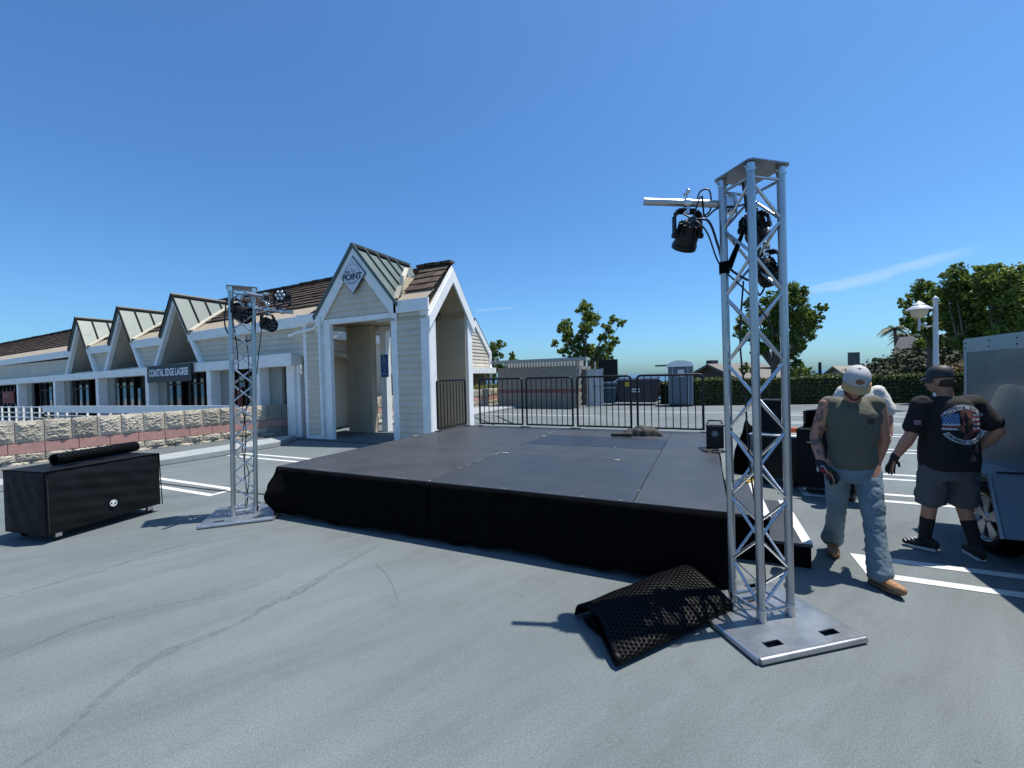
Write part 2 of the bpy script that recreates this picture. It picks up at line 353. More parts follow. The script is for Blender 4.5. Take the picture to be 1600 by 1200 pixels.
# ------------------------------------------------------------------ painted stall lines
def stripe(mb, a, b, wd=.10, z=.004):
    a = Vector(a[:2]); b = Vector(b[:2]); d = (b-a).normalized(); s_ = Vector((-d.y, d.x))*wd/2
    return mb.quad((*(a-s_), z), (*(b-s_), z), (*(b+s_), z), (*(a+s_), z))
def hairpin(xend, xfar, y0, y1, i=0):
    mb = MB(); sg = 1 if xfar > xend else -1
    a0, a1 = y0-.05, y1+.05
    mb.quad((xend, a0, .004), (xfar, a0, .004), (xfar, a0+.1, .004), (xend+sg*.0, a0+.1, .004))
    mb.quad((xend, a1-.1, .004), (xfar, a1-.1, .004), (xfar, a1, .004), (xend, a1, .004))
    mb.quad((xend, a0+.1, .004), (xend+sg*.09, a0+.1, .004), (xend+sg*.09, a1-.1, .004), (xend, a1-.1, .004))
    return structure(mb.build('parking_line', M['line']))
for y0, y1 in ((4.27, 4.64), (6.7, 7.06), (8.05, 8.4), (10.6, 11.0), (13.1, 13.5), (15.7, 16.1), (18.3, 18.7)): hairpin(1.17 if y0 < 8 else 2.2, 6.6, y0, y1)
hairpin(-6.78, -10.2, 3.76, 4.10); hairpin(-7.3, -10.2, 6.02, 6.33)
mb = MB()
for a_, b_ in (((741, 652), (772, 664)), ((776, 650), (806, 664)), ((742, 652), (800, 650))): stripe(mb, gp(*a_).xy, gp(*b_).xy, .07); structure(mb.build('accessible_stall_line', M['blueline']))
mb = MB(); stripe(mb, (-9.5, 16.8), (-4.0, 16.9), .12); stripe(mb, (-4, 19), (9, 19.8), .12); structure(mb.build('parking_line', M['line']))
# old tyre scuffs and hairline cracks on the coating
def scuff_mat(name, c, cover):
    m = mat(name, c, .8); t = m.node_tree; b = t.nodes['Principled BSDF']; co = t.nodes.new('ShaderNodeTexCoord'); n = t.nodes.new('ShaderNodeTexNoise'); n.inputs['Scale'].default_value = 22; n.inputs['Detail'].default_value = 9; t.links.new(co.outputs['Object'], n.inputs['Vector'])
    r = t.nodes.new('ShaderNodeMapRange'); r.inputs[1].default_value = .30; r.inputs[2].default_value = .75; r.inputs[4].default_value = cover; r.clamp = True; t.links.new(n.outputs['Fac'], r.inputs[0]); t.links.new(r.outputs[0], b.inputs['Alpha']); return m
msc = scuff_mat('tyre_scuff', (.084, .10, .105), .34); mck = scuff_mat('hairline_crack', (.05, .06, .065), .9)
def ribbon(name, pxs, wd, m_, seed):
    """band on the deck whose width wanders; smooth spline through the given places"""
    rg = random.Random(seed); P_ = [gp(x, y, .0035) for x, y in pxs]; pts = []
    for i in range(len(P_)-1):
        p0, p1, p2, p3 = P_[max(i-1, 0)], P_[i], P_[i+1], P_[min(i+2, len(P_)-1)]
        for k in range(16): t = k/16; pts.append(.5*((2*p1)+(p2-p0)*t+(2*p0-5*p1+4*p2-p3)*t*t+(-p0+3*p1-3*p2+p3)*t**3))
    pts.append(P_[-1]); vs = []; ph = rg.uniform(0, 9)
    for i, p in enumerate(pts):
        d = (pts[min(i+1, len(pts)-1)]-pts[max(i-1, 0)]).normalized(); w_ = wd*.5*(1-abs(2*i/(len(pts)-1)-1)**6)*(1+.30*math.sin(i*.11+ph)+.12*math.sin(i*.43+ph)); s_ = V(-d.y, d.x, 0)*max(.001, w_); vs += [p-s_, p+s_]
    mb = MB(); mb.add(vs, [(2*i, 2*i+2, 2*i+3, 2*i+1) for i in range(len(pts)-1)]); structure(mb.build(name, m_))
ribbon('tyre_mark', [(-30, 945), (60, 918), (150, 895), (205, 875), (270, 855), (330, 842)], .035, msc, 1); ribbon('tyre_mark', [(60, 920), (150, 890), (250, 866), (340, 845), (410, 832)], .02, msc, 2)
msw = scuff_mat('water_stain', (.09, .107, .112), .30)
ribbon('water_stain', [(10, 1210), (95, 1150), (170, 1080), (240, 1030), (300, 1002), (370, 975), (420, 945), (470, 922), (520, 890), (560, 868)], .07, msw, 3); ribbon('water_stain', [(400, 955), (470, 926), (520, 895), (560, 870), (600, 848)], .03, msw, 4)
ribbon('tyre_mark', [(-20, 1040), (60, 1005), (150, 970), (260, 945), (380, 920), (450, 893)], .022, msc, 5); ribbon('pavement_crack', [(585, 880), (600, 893), (612, 912), (625, 945)], .02, msc, 6)
# raised walk in front of the block wall, and the far kerb
structure(MB().box2((-13.6, -3, .004), (-11.15, 8.4, .10)).build('pavement', M['walk']))
structure(MB().prism([(-11.15,-3,.004), (-10.83,-3,.004), (-10.2,7.25,.004), (-10.9,8.35,.004), (-11.15,8.35,.004)], (0,0,.125)).build('kerb', M['concrete'], bevel=.012))
structure(MB().box2((-11.2, 12, .004), (-9.2, 24, .11)).build('pavement', M['concrete']))
structure(MB().box2((-11.0, 8.4, .004), (-6.6, 12.0, .03)).build('pavement', M['walk']))
# ------------------------------------------------------------------ split-face block walls
MS = [mat('split_face_block', (.46, .41, .325), .9, col2=(.33, .29, .23), vscale=26, bump=.8, bscale=45, island=.22), M['red'], mat('smooth_block', (.26, .24, .205), .9, var=.2, vscale=9, bump=.4), mat('mortar', (.20, .19, .17), .95)]
def block_wall(name, label, A, B, H, courses, smooth_from=None, seed=1, nrm=None, bw=.41, group='split face block walls', res=.021):
    """courses: list of (z0, z1, kind); A->B on plan"""
    root = thing(name, label, 'wall', (A[0], A[1], 0), group)
    A = Vector((*A, 0)); B = Vector((*B, 0)); Lw = (B-A).length; u = (B-A).normalized(); n = Vector(nrm) if nrm else Vector((u.y, -u.x, 0)); rg = random.Random(seed)
    core = MB(); core.prism([A+n*-.02, B+n*-.02, B-n*.22, A-n*.22], (0, 0, H-.012)); core.build('wall_core', MS[3], root)
    groups = {'rough': MB(), 'red': MB(), 'smooth': MB()}
    for ci, (z0, z1, kind) in enumerate(courses):
        w_ = bw*(1.0 if kind != 'red' else 1.25); off = (ci % 2)*w_/2; x = -off
        while x < Lw:
            a, b = max(0, x)+.006, min(Lw, x+w_)-.006; x += w_
            if b-a < .05: continue
            k = kind
            if smooth_from is not None and a > smooth_from and kind == 'rough': k = 'smooth'
            mb = groups[k]
            if k != 'rough':
                p = A+u*a+n*(-.2)+V(0,0,z0+.005); q = A+u*b+n*(.012)+V(0,0,z1-.005)
                c = [A+u*a+n*.012, A+u*b+n*.012, A+u*b-n*.2, A+u*a-n*.2]; mb.prism([v_+V(0,0,z0+.005) for v_ in c], (0,0,z1-z0-.01)); continue
            nx = max(3, int((b-a)/res)); nz_ = max(3, int((z1-z0)/res)); vs = []; ph = [rg.uniform(0, 50) for _ in range(3)]; tilt = rg.uniform(-.02, .02); tl2 = rg.uniform(-.02, .02)
            for j in range(nz_+1):
                for i in range(nx+1):
                    s_, t_ = i/nx, j/nz_; e = min(s_, 1-s_, t_, 1-t_); e = min(1, e*5)
                    xx, zz = a+(b-a)*s_, z0+.004+(z1-z0-.008)*t_
                    pn = Vector((xx*9+ph[0], zz*16, ph[1])); d = .014*noise.noise(pn) + .020*noise.noise(pn*2.6) + .016*noise.noise(pn*5.5)+rg.uniform(-.004, .004)+tilt*(s_-.5)*2+tl2*(t_-.5)
                    top = (rg.uniform(-.012, .014) if j == nz_ else 0)
                    vs.append(A+u*xx+n*(.004+e*(.032+d))+V(0, 0, zz+top))
            mb.add(vs, [(j*(nx+1)+i, j*(nx+1)+i+1, (j+1)*(nx+1)+i+1, (j+1)*(nx+1)+i) for j in range(nz_) for i in range(nx)])
            topv = [vs[nz_*(nx+1)+i] for i in range(nx+1)]; bk = [v_-n*.2 for v_ in topv]
            mb.add(topv+bk, [(i, i+1, nx+1+i+1, nx+1+i) for i in range(nx)])
            for e0 in (0, nx):
                col = [vs[j*(nx+1)+e0] for j in range(nz_+1)]; mb.add(col+[col[-1]-n*.2, col[0]-n*.2], [tuple(range(len(col)+2))])
    if groups['rough'].v: groups['rough'].build('rough_blocks', MS[0], root)
    if groups['red'].v: groups['red'].build('red_course', MS[1], root)
    if groups['smooth'].v: groups['smooth'].build('smooth_blocks', MS[2], root)
    return root
C3 = [(.0, .16, 'rough'), (.16, .325, 'rough'), (.325, .55, 'red'), (.55, 1.01, 'rough')]
wa = gp(0, 738); wb = gp(476, 678); wdv = (wb-wa).normalized()
block_wall('block_wall', 'long low split-face block wall with red band running left from the portal', ((wa-wdv*4.5).x, (wa-wdv*4.5).y), (wb.x, wb.y), 1.0, C3, smooth_from=(wb-wa).length+4.5-1.15, seed=3)
block_wall('block_wall', 'split-face block wall with red band seen beyond the portal opening', (-11.25, 11.6), (-11.25, 23.8), 1.05, [(0, .2, 'rough'), (.2, .42, 'rough'), (.42, .64, 'red'), (.64, 1.05, 'rough')], seed=5, nrm=(1, 0, 0), res=.05)
# ------------------------------------------------------------------ entrance portal
Y0 = 8.58; XR = -6.25; XL = -10.72; Y1 = 10.66; EZ = 3.42
P = thing('entrance_portal', 'beige clapboard entrance portal with two pointed gables and a tall open doorway', 'portal', (-8.6, Y0, 0))
tr = MB()
# posts and corner boards
for x0, x1 in ((XL, XL+.13), (-9.98, -9.86), (-9.86, -9.62), (-7.42, -7.22), (-6.47, XR)):
    tr.box2((x0, Y0-.03, 0), (x1, Y0+.09, EZ+ .02))
tr.box2((XR-.09, Y0-.035, 0), (XR+.03, Y0+.0, EZ)); tr.box2((XR-.09, Y0, 0), (XR+.035, Y0+.26, EZ+.1))
tr.box2((XR-.09, 10.42, 0), (XR+.035, 10.66, EZ+.1)); tr.box2((-9.62, Y0-.035, 3.3), (-7.42, Y0+.1, 3.44))
tr.build('trim', M['trim'], P, bevel=.006)
sdg = MB()
clap(sdg, [(XL+.13, .12), (-9.98, .12), (-9.98, EZ), (XL+.13, EZ)], (0, Y0, 0), (1, 0, 0), (0, -1, 0))
clap(sdg, [(-7.22, 0), (-6.47, 0), (-6.47, EZ), (-7.22, EZ)], (0, Y0, 0), (1, 0, 0), (0, -1, 0))
GX, GZ, GS = -8.61, 5.30, 1.19
clap(sdg, [(-9.98, 3.44), (-7.22, 3.44), (-7.22, GZ-.2-GS*1.39), (GX, GZ-.2), (-9.98, GZ-.2-GS*1.37)], (0, Y0, 0), (1, 0, 0), (0, -1, 0))
sdg.build('siding', M['siding'], P)
walls = MB()
walls.box2((XL+.02, Y0+.03, 0), (-9.9, Y0+.14, EZ)); walls.box2((-7.38, Y0+.03, 0), (XR-.09, Y0+.14, EZ)); walls.prism([(-9.9, Y0+.03, 3.40), (-7.3, Y0+.03, 3.40), (-7.3, Y0+.03, 3.6), (GX, Y0+.03, 5.0), (-9.9, Y0+.03, 3.6)], (0, .1, 0))
walls.build('wall', M['stucco'], P)
inn = MB()
for q0, q1 in (((-10.7, Y0+.14, 0), (-10.6, 9.3, EZ)), ((-7.38, Y0+.14, 0), (-7.28, 8.72, EZ)), ((-10.55, 10.02, 0), (-9.52, 10.26, EZ)), ((-7.30, 8.722, 0), (XR-.12, 8.86, EZ)), ((-7.34, 10.36, 0), (XR-.02, 10.50, EZ))): MB().box2(q0, q1).build('pier', M['stucco'], P, bevel=.012)
inn = MB(); inn.prism([(-7.45, 8.86, 0), (-7.45, 10.36, 0), (-7.45, 10.36, 3.72), (-7.45, SY if False else 9.66, 4.52), (-7.45, 8.86, 3.62)], (.12, 0, 0)); inn.build('recess_wall', M['stucco'], P)
cl = MB(); cl.box2((XL, Y0+.14, 3.44), (-7.46, Y1, 3.5)); cl.build('ceiling', M['stucco'], P)
bk = MB(); bk.box2((-9.50, 10.4, 0), (-9.26, 10.62, EZ)); bk.box2((XL, 10.45, 3.26), (-7.3, 10.62, 3.42)); bk.box2((-10.7, 10.3, 2.05), (-10.1, 10.42, 2.4)); bk.build('back_post', M['trim'], P)
# fascia: front gable rakes, level bands, side gable
def rake(mb, o, u, n, cx, cz, s_, half, wd, th=.05, cut=None):
    """inverted V board; vertical width wd"""
    o = Vector(o); u = Vector(u); n = Vector(n)
    for sg in (-1, 1):
        h = half[0] if sg < 0 else half[1]
        q = [(cx, cz), (cx+sg*h, cz-s_*h), (cx+sg*h, cz-s_*h-wd), (cx, cz-wd)]
        Pq = [o+u*a+V(0,0,z)+n*.035 for a, z in q]
        if sg > 0: Pq = Pq[::-1]
        mb.prism(Pq, n*th)
fa = MB(); rake(fa, (0, Y0, 0), (1, 0, 0), (0, -1, 0), GX, GZ, GS, (1.52, 1.42), .42)
fa.box2((-7.28, Y0-.085, 3.40), (XR+.06, Y0-.03, 3.72)); fa.box2((XL-.2, Y0-.082, 3.40), (-10.05, Y0-.03, 3.66))
SY, SZ, SS = 9.66, 4.66, 1.22
rake(fa, (XR, 0, 0), (0, 1, 0), (1, 0, 0), SY, SZ, SS, (1.14, 1.08), .36)
rake(fa, (XR-.03, 0, 0), (0, 1, 0), (1, 0, 0), SY, SZ+.10, SS, (1.16, 1.10), .14)
fa.build('fascia', M['trim'], P, bevel=.005)
# sloping plank soffit inside the side gable
so_ = MB()
for sg in (-1, 1):
    a_ = V(XR-.02, SY, SZ-.02); b__ = V(XR-.02, SY+sg*1.12, SZ-.02-SS*1.12); so_.prism([a_, b__, b__-V(0, 0, .05), a_-V(0, 0, .05)], (-1.6, 0, 0))
so_.prism([(XR-1.5, SY-1.0, 3.44), (XR-1.5, SY+1.0, 3.44), (XR-1.5, SY, SZ-.08)], (-.04, 0, 0)); so_.build('soffit', M['stucco'], P)
# roofs
rf = MB()
for sg, h in ((-1, 1.56), (1, 1.46)):
    a = V(GX, Y0-.12, GZ+.06); b = V(GX+sg*h, Y0-.12, GZ+.06-GS*h); rf.prism([a, b, b-V(0,0,.05), a-V(0,0,.05)] if sg > 0 else [a, a-V(0,0,.05), b-V(0,0,.05), b], (0, 2.6, 0))
rf.build('metal_roof', M['metalroof'], P)
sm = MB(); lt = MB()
for sg, h in ((-1, 1.56), (1, 1.46)):
    d = V(sg*h, 0, -GS*h); nn = V(sg*GS, 0, 1).normalized()
    for k in range(5):
        y = Y0-.11+k*.42; a = V(GX, y, GZ+.06)
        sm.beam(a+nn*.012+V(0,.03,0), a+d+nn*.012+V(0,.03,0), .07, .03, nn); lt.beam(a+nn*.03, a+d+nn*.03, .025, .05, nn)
sm.beam(V(GX+.06, Y0-.1, GZ+.03), V(GX+.06, Y0+2.2, GZ+.03), .14, .05, V(GS, 0, 1)); sm.build('seam', M['seamdark'], P)  # dark strips draw the shade beside each light seam
lt.beam(V(GX, Y0-.13, GZ+.09), V(GX, Y0+2.3, GZ+.09), .10, .05); lt.build('ridge_cap', M['metalroof'], P)
tl = MB()
tiles(tl, (-7.16, Y0+.24, 3.98), (XR+.03+7.16, 0, 0), (0, SY-Y0-.24, SZ+.14-3.98), 4, rnd)
tl.build('tile_roof', M['tile'], P); MB().prism([(XR+.03, SY, SZ+.18), (XR+.03, SY, SZ+.11), (XR+.03, SY+1.1, SZ+.11-SS*1.1), (XR+.03, SY+1.1, SZ+.18-SS*1.1)], (-1.3, 0, 0)).build('tile_roof', M['tile'], P)
rg_ = MB()
for k in range(4): rg_.box((-7.34+.27*k+.18, SY, SZ+.20+rnd.uniform(-.01, .01)), (.32, .22, .07))
rg_.build('ridge_tile', M['tile'], P)
ap = MB(); ap.quad((-7.16, Y0-.06, 3.72), (XR+.02, Y0-.06, 3.72), (XR+.02, Y0+.26, 3.98), (-7.16, Y0+.26, 3.98)); ap.quad((-7.16, Y0-.06, 3.72), (-7.16, Y0+.26, 3.98), (-7.16, SY, SZ+.1), (-7.16, SY, 3.7)); ap.build('flashing', M['apron'], P)
vf = MB(); vf.beam((-7.20, Y0-.06, 3.78), (-7.24, Y0+.16, 4.14), .12, .05); vf.beam((-7.20, Y0+.16, 3.95), (-7.22, Y0+.24, 4.42), .09, .06); vf.beam((-7.22, Y0+.2, 4.2), (-7.7, SY-.05, SZ+.2), .12, .05); vf.build('valley_flashing', M['cream'], P)
bs = MB(); bs.box2((XL+.1, Y0-.05, .0), (-9.98, Y0-.0, .12)); bs.build('base_board', M['trim'], P)
dp = MB(); dp.path([(-9.93, Y0-.13, 3.5), (-9.93, Y0-.12, 3.3), (-9.93, Y0-.10, .35), (-9.9, Y0-.14, .1)], .045); dp.path([(-10.0, Y0-.1, 3.35), (-10.15, Y0-.12, 3.2), (-10.9, Y0-.12, 3.14), (-11.2, Y0-.12, 3.05)], .045); dp.build('downpipe', M['trim'], P)
# round-less diamond sign at the gable peak
sg_c = V(-8.61, Y0-.10, 4.55)
SG = thing('gable_sign', 'white diamond sign reading The Point at the peak of the portal gable', 'sign', sg_c)
q = .50; MB().prism([sg_c+V(0,0,q*.98), sg_c+V(-.44,0,0), sg_c+V(0,0,-q*.98), sg_c+V(.44,0,0)], (0, -.03, 0)).build('board', mat('sign_white', (.62, .64, .68), .4), SG)
mb = MB(); mb.prism([sg_c+V(0,.004,q*1.04), sg_c+V(-.47,.004,0), sg_c+V(0,.004,-q*1.04), sg_c+V(.47,.004,0)], (0, -.015, 0)); mb.build('backing', M['frame'], SG)
ink = mat('dark_ink', (.012, .012, .025), .5); inkg = mat('grey_ink', (.20, .23, .30), .5)
text('THE', .10, ink, SG, sg_c+V(-.17, -.036, .085), (1, 0, 0), (0, 0, 1)); text('POINT', .235, ink, SG, sg_c+V(0, -.036, -.06), (1, 0, 0), (0, 0, 1), offset=.006)
mb = MB(); mb.path([sg_c+V(.27*math.cos(a), -.034, .27*math.sin(a)+.02) for a in [2*math.pi*i/40 for i in range(40)]], .006, n=5, closed=True)
for k in range(4): mb.path([sg_c+V(-.05+.05*k+.03*math.sin(t*2), -.034, .2-.03*k-.12*t) for t in (0, .3, .6, 1)], .005, n=5)
mb.path([sg_c+V(-.15+.06*i, -.034, -.19) for i in range(6)], .006, n=5); mb.path([sg_c+V(-.1+.04*i, -.034, -.225) for i in range(6)], .004, n=5); mb.build('emblem', inkg, SG)
# blue accessible-parking sign on the back post
ac = V(-9.30, 10.37, 2.14); AS = thing('accessible_sign', 'blue accessible parking sign on the white post inside the portal', 'sign', ac)
MB().box2(ac-V(.15, 0, .36), ac+V(.15, .015, .36)).build('plate', mat('sign_blue', (.03, .14, .34), .4), AS)
wh = mat('sign_lettering', (.7, .74, .78), .5)
mb = MB(); c0 = ac+V(0, -.006, .2); mb.path([c0+V(.065*math.cos(a)-.005, 0, .065*math.sin(a)-.03) for a in [math.radians(150+i*22) for i in range(12)]], .009, n=5)
mb.ell(c0+V(-.02, 0, .10), (.02, .006, .02), n=8); mb.path([c0+V(-.02, 0, .07), c0+V(-.015, 0, -.01), c0+V(.045, 0, -.01), c0+V(.07, 0, -.08)], .010, n=5); mb.build('wheelchair_symbol', wh, AS)
for k, s_ in enumerate(('PARKING', 'ONLY', 'VAN', 'ACCESSIBLE')): text(s_, .05, wh, AS, ac+V(0, -.006, .02-.09*k), (1, 0, 0), (0, 0, 1))
# ------------------------------------------------------------------ shop wing
B = thing('shopping_centre_wing', 'long low grey clapboard shop wing with three pointed metal roofed dormers', 'building', (-20, 9, 0))
def Q(x, y=0.0, z=0.0):            # wing frame: slightly falling and receding to the left
    d = -11.2-x; return V(x, Y0+.22+y+.03*d, z-.010*d)
ux = (Q(-30)-Q(-20)).normalized()*-1
XE = -62.0; X0 = -10.72
RZ, EV, TY, RY = 5.62, 3.66, .55, 3.0      # ridge, fascia top, tile start, ridge depth
def wq(mb, x0, x1, y0, y1, z0, z1):        # box in wing frame
    a = [Q(x0, y0, z0), Q(x1, y0, z0), Q(x1, y1, z0), Q(x0, y1, z0), Q(x0, y0, z1), Q(x1, y0, z1), Q(x1, y1, z1), Q(x0, y1, z1)]
    return mb.add(a, [(3,2,1,0),(4,5,6,7),(0,1,5,4),(1,2,6,5),(2,3,7,6),(3,0,4,7)])
DX = [(-17.95, 5.08), (-22.25, 5.06), (-26.4, 5.02)]; DS, DH = 1.52, 1.80
BEAM0, BEAM1 = 2.20, 2.50
mb = MB()
edges = []; xs = XE
for cx, cz in DX[::-1]:
    edges.append((xs, cx)); xs = cx
def dh(cz, z): return (cz-z)/DS
segs = [(XE, DX[2], None), (DX[2], DX[1], 1), (DX[1], DX[0], 1), (DX[0], X0, 0)]
def clapw(mb, poly): clap(mb, [(p[0], p[1]) for p in poly], (0, Y0+.22+.03*(-11.2), 0), (1, -.03, 0), (0, -1, 0), .17)
zt, zb = EV-.30, BEAM1
for lft, rgt in ((None, DX[2]), (DX[2], DX[1]), (DX[1], DX[0]), (DX[0], None)):
    d_ = lambda cx: .010*(-11.2-cx)
    if lft: l0 = lft[0]+dh(lft[1]-.22, zb); l1 = lft[0]+dh(lft[1]-.22, zt)
    else: l0 = l1 = XE
    if rgt: r0 = rgt[0]-dh(rgt[1]-.22, zb); r1 = rgt[0]-dh(rgt[1]-.22, zt)
    else: r0 = r1 = X0-.14
    xm = .5*(l0+r0); dz = d_(xm)
    mb2 = MB(); clapw(mb2, [(l0, zb-dz), (r0, zb-dz), (r1, zt-dz+.05), (l1, zt-dz+.05)]); mb.add(mb2.v, mb2.f)
mb.build('siding', M['siding'], B)
mb = MB(); wq(mb, XE, X0-.5, -.30, .12, BEAM0, BEAM1); wq(mb, -13.7, X0-.42, -.36, -.30, BEAM0-.02, BEAM1+.06)
wq(mb, X0-.16, X0-.30, -.02, .1, BEAM1, EV-.3); wq(mb, X0-.62, X0-.45, -.04, .1, 0, BEAM0); wq(mb, X0-.98, X0-.62, -.12, .1, 0, BEAM0); mb.build('beam', M['trim'], B, bevel=.008)
mb = MB()
fx = [(XE, DX[2][0]-dh(DX[2][1], EV)), (DX[2][0]+dh(DX[2][1], EV), DX[1][0]-dh(DX[1][1], EV)), (DX[1][0]+dh(DX[1][1], EV), DX[0][0]-dh(DX[0][1], EV)), (DX[0][0]+dh(DX[0][1], EV)-.12, X0+.04)]
for a, b in fx: wq(mb, a, b, -.14, -.02, EV-.32, EV)
mb.build('fascia', M['trim'], B, bevel=.006)
mb = MB()
for a, b in fx: mb.quad(Q(a, -.13, EV), Q(b, -.13, EV), Q(b, TY, EV+.42), Q(a, TY, EV+.42))
mb.build('flashing', M['apron'], B)
mb = MB(); a = Q(XE, TY-.02, EV+.40); b = Q(-10.0, TY-.02, EV+.40); u_ = Q(XE, RY, RZ)-Q(XE, TY-.02, EV+.40); tiles(mb, a, b-a, u_, 9, rnd, tw=.36, th=.055)
mb.build('tile_roof', M['tile'], B)
mb = MB(); k = 0; x = XE
while x < -10.3:
    p = Q(x, RY, RZ+.08+rnd.uniform(-.012, .012)); mb.box(p+V(.18, 0, 0), (.40, .26, .09), rotm(y=rnd.uniform(-.03, .03))); x += .38
mb.build('ridge_tile', M['tile'], B)
mb = MB(); mb.quad(Q(XE, RY, RZ), Q(-10.9, RY, RZ), Q(-10.9, 6, EV), Q(XE, 6, EV)); mb.build('back_roof', M['tile'], B)
for i, (cx, cz) in enumerate(DX):
    o0 = Q(cx, 0, 0); D = bpy.data.objects.new('dormer', None); COL.objects.link(D); D.parent = B; D.location = o0-B.location
    lab = ['rightmost', 'middle', 'leftmost'][i]
    mb = MB()
    for sg in (-1, 1):
        pts = [(0, cz), (sg*DH, cz-DS*DH), (sg*(DH-.20), cz-DS*DH), (0, cz-.30)]
        pp = [Q(cx+a_, -.16, z_) for a_, z_ in pts]
        if sg > 0: pp = pp[::-1]
        mb.prism(pp, (0, .15, 0))
    mb.build('rake_board', M['trim'], D, bevel=.006)
    mb = MB(); hw = dh(cz, EV-.05)
    for sg in (-1, 1):
        a = Q(cx, -.24, cz+.05); b = Q(cx+sg*(hw+.02), -.24, cz+.05-DS*(hw+.02)); pp = [a, b, b-V(0,0,.06), a-V(0,0,.06)]
        mb.prism(pp if sg > 0 else pp[::-1], (0, 3.1, 0))
    mb.build('metal_roof', M['metalroof'], D)
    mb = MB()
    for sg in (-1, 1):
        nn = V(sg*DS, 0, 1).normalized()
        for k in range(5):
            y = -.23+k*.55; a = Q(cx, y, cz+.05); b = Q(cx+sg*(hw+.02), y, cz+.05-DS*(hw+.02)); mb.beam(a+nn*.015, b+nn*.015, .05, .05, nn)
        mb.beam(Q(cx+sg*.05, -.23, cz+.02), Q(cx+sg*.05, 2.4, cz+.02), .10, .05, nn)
    mb.build('seam', M['seamdark'], D)  # seam strips coloured as their own shadow side
    mb = MB(); mb.beam(Q(cx, -.25, cz+.09), Q(cx, 2.5, cz+.09), .10, .04)
    yr = TY+(cz-EV-.40)/((RZ-EV-.40)/(RY-TY))
    for sg in (-1, 1): mb.beam(Q(cx+sg*(hw+.06), -.12, EV+.06), Q(cx+sg*(dh(cz, EV+.42)+.04), TY, EV+.52), .16, .05); mb.beam(Q(cx+sg*(dh(cz, EV+.42)+.04), TY, EV+.52), Q(cx+sg*.03, yr, cz+.14), .16, .05)
    mb.build('valley_flashing', M['cream'], D)
    # recess behind the A: sloping soffits, back wall, dark beam
    mb = MB()
    for sg in (-1, 1):
        a0, a1 = Q(cx, -.02, cz-.30), Q(cx+sg*(DH-.17), -.02, cz-DS*DH+.05)
        mb.quad(a0, a1, a1+V(0, 1.6, 0), a0+V(0, 1.6, 0))
    mb.prism([Q(cx, 1.3, cz-.3), Q(cx-DH, 1.3, cz-DS*DH), Q(cx+DH, 1.3, cz-DS*DH)], (0, .1, 0)); mb.build('recess', M['stucco_dark'], D)
    mb = MB(); mb.prism([Q(cx-DH*.8, .2, BEAM1), Q(cx+DH*.85, .2, BEAM1), Q(cx+DH*.85, .2, BEAM1+.16), Q(cx-DH*.8, .2, BEAM1+.12)], (0, 1.0, 0)); mb.build('soffit_beam', mat('reddish_beam', (.10, .055, .045), .7), D)
    MB().lathe([(.0, 0), (.10, .02), (.12, .1), (.05, .2), (.05, .3)], Q(cx+.45, .9, cz-1.15), n=12).build('light_fixture', M['trim'], D)
# porch posts, shop fronts
posts = [-12.9, -15.62, -19.9, -24.3, -29.0, -34.0, -39.5, -45, -51, -57]
for x in posts:
    mb = MB(); wq(mb, x-.13, x+.13, -.28, .05, -.6, BEAM0); o = mb.build('post', M['trim'], B, bevel=.01)
    mb = MB(); wq(mb, x+.13, x+.75, .05, .15, -.6, BEAM0); mb.build('post_panel', mat('grey_green_panel', (.28, .29, .27), .7, var=.06), B)
mb = MB(); wq(mb, XE, X0-.3, 2.9, 3.05, -.6, 3.4); mb.build('shop_wall', mat('shop_wall', (.26, .27, .26), .8, var=.06), B)
mb = MB(); wq(mb, XE, X0-.3, .12, 2.9, BEAM1+.02, BEAM1+.1); mb.build('porch_ceiling', M['stucco'], B)
mb = MB(); wq(mb, -12.75, -11.75, .3, .45, -.6, 2.2); mb.build('alcove_wall', M['stucco_dark'], B)
mb = MB(); wq(mb, XE, X0-.3, -1.6, 3, -.62, -.5); mb.build('porch_floor', M['concrete'], B)
wins = [(-19.0, -17.4), (-20.6, -19.3), (-22.6, -21.4), (-26.5, -23.4), (-32.4, -28.2), (-36.5, -33.8), (-41.4, -39.4), (-44.6, -42.6), (-49.6, -45.4), (-56, -51)]
for x0, x1 in wins:
    W = bpy.data.objects.new('window', None); COL.objects.link(W); W.parent = B; W.location = Q(.5*(x0+x1), 2.6, 0)-B.location
    mb = MB(); wq(mb, x0, x1, 2.62, 2.66, -.5, 2.35); mb.build('pane', M['glass'], W)
    mb = MB(); k = max(2, round((x1-x0)/.8))
    for i in range(k+1): xx = x0+(x1-x0)*i/k; wq(mb, xx-.04, xx+.04, 2.54, 2.64, -.5, 2.4)
    for z in (-.5, 1.82, 2.35): wq(mb, x0, x1, 2.55, 2.64, z, z+.07)
    mb.build('frame', M['frame'], W)
mb = MB(); wq(mb, -27.9, -26.9, 2.6, 2.7, -.5, 1.75); mb.build('door', M['glass'], B)
red = mat('red_poster', (.62, .05, .07), .5)
for k, (x0, x1, z0, z1) in enumerate(((-18.75, -18.35, .7, 1.6), (-48.8, -46.3, 1.0, 1.9))):
    c = Q(.5*(x0+x1), 2.5, .5*(z0+z1)); PO = thing('poster', ['narrow red poster in the shop window nearest the left truss tower', 'wide red poster in the far left shop window'][k], 'poster', c, 'red posters in the shop windows')
    mb = MB(); wq(mb, x0, x1, 2.5, 2.51, z0, z1); mb.build('sheet', red, PO)
    mb = MB()
    for j in range(3): wq(mb, x0+.1*(x1-x0), x1-(.2+.1*j)*(x1-x0), 2.485, 2.495, z1-.14-.14*j, z1-.10-.14*j)
    mb.build('text_strip', wh, PO)
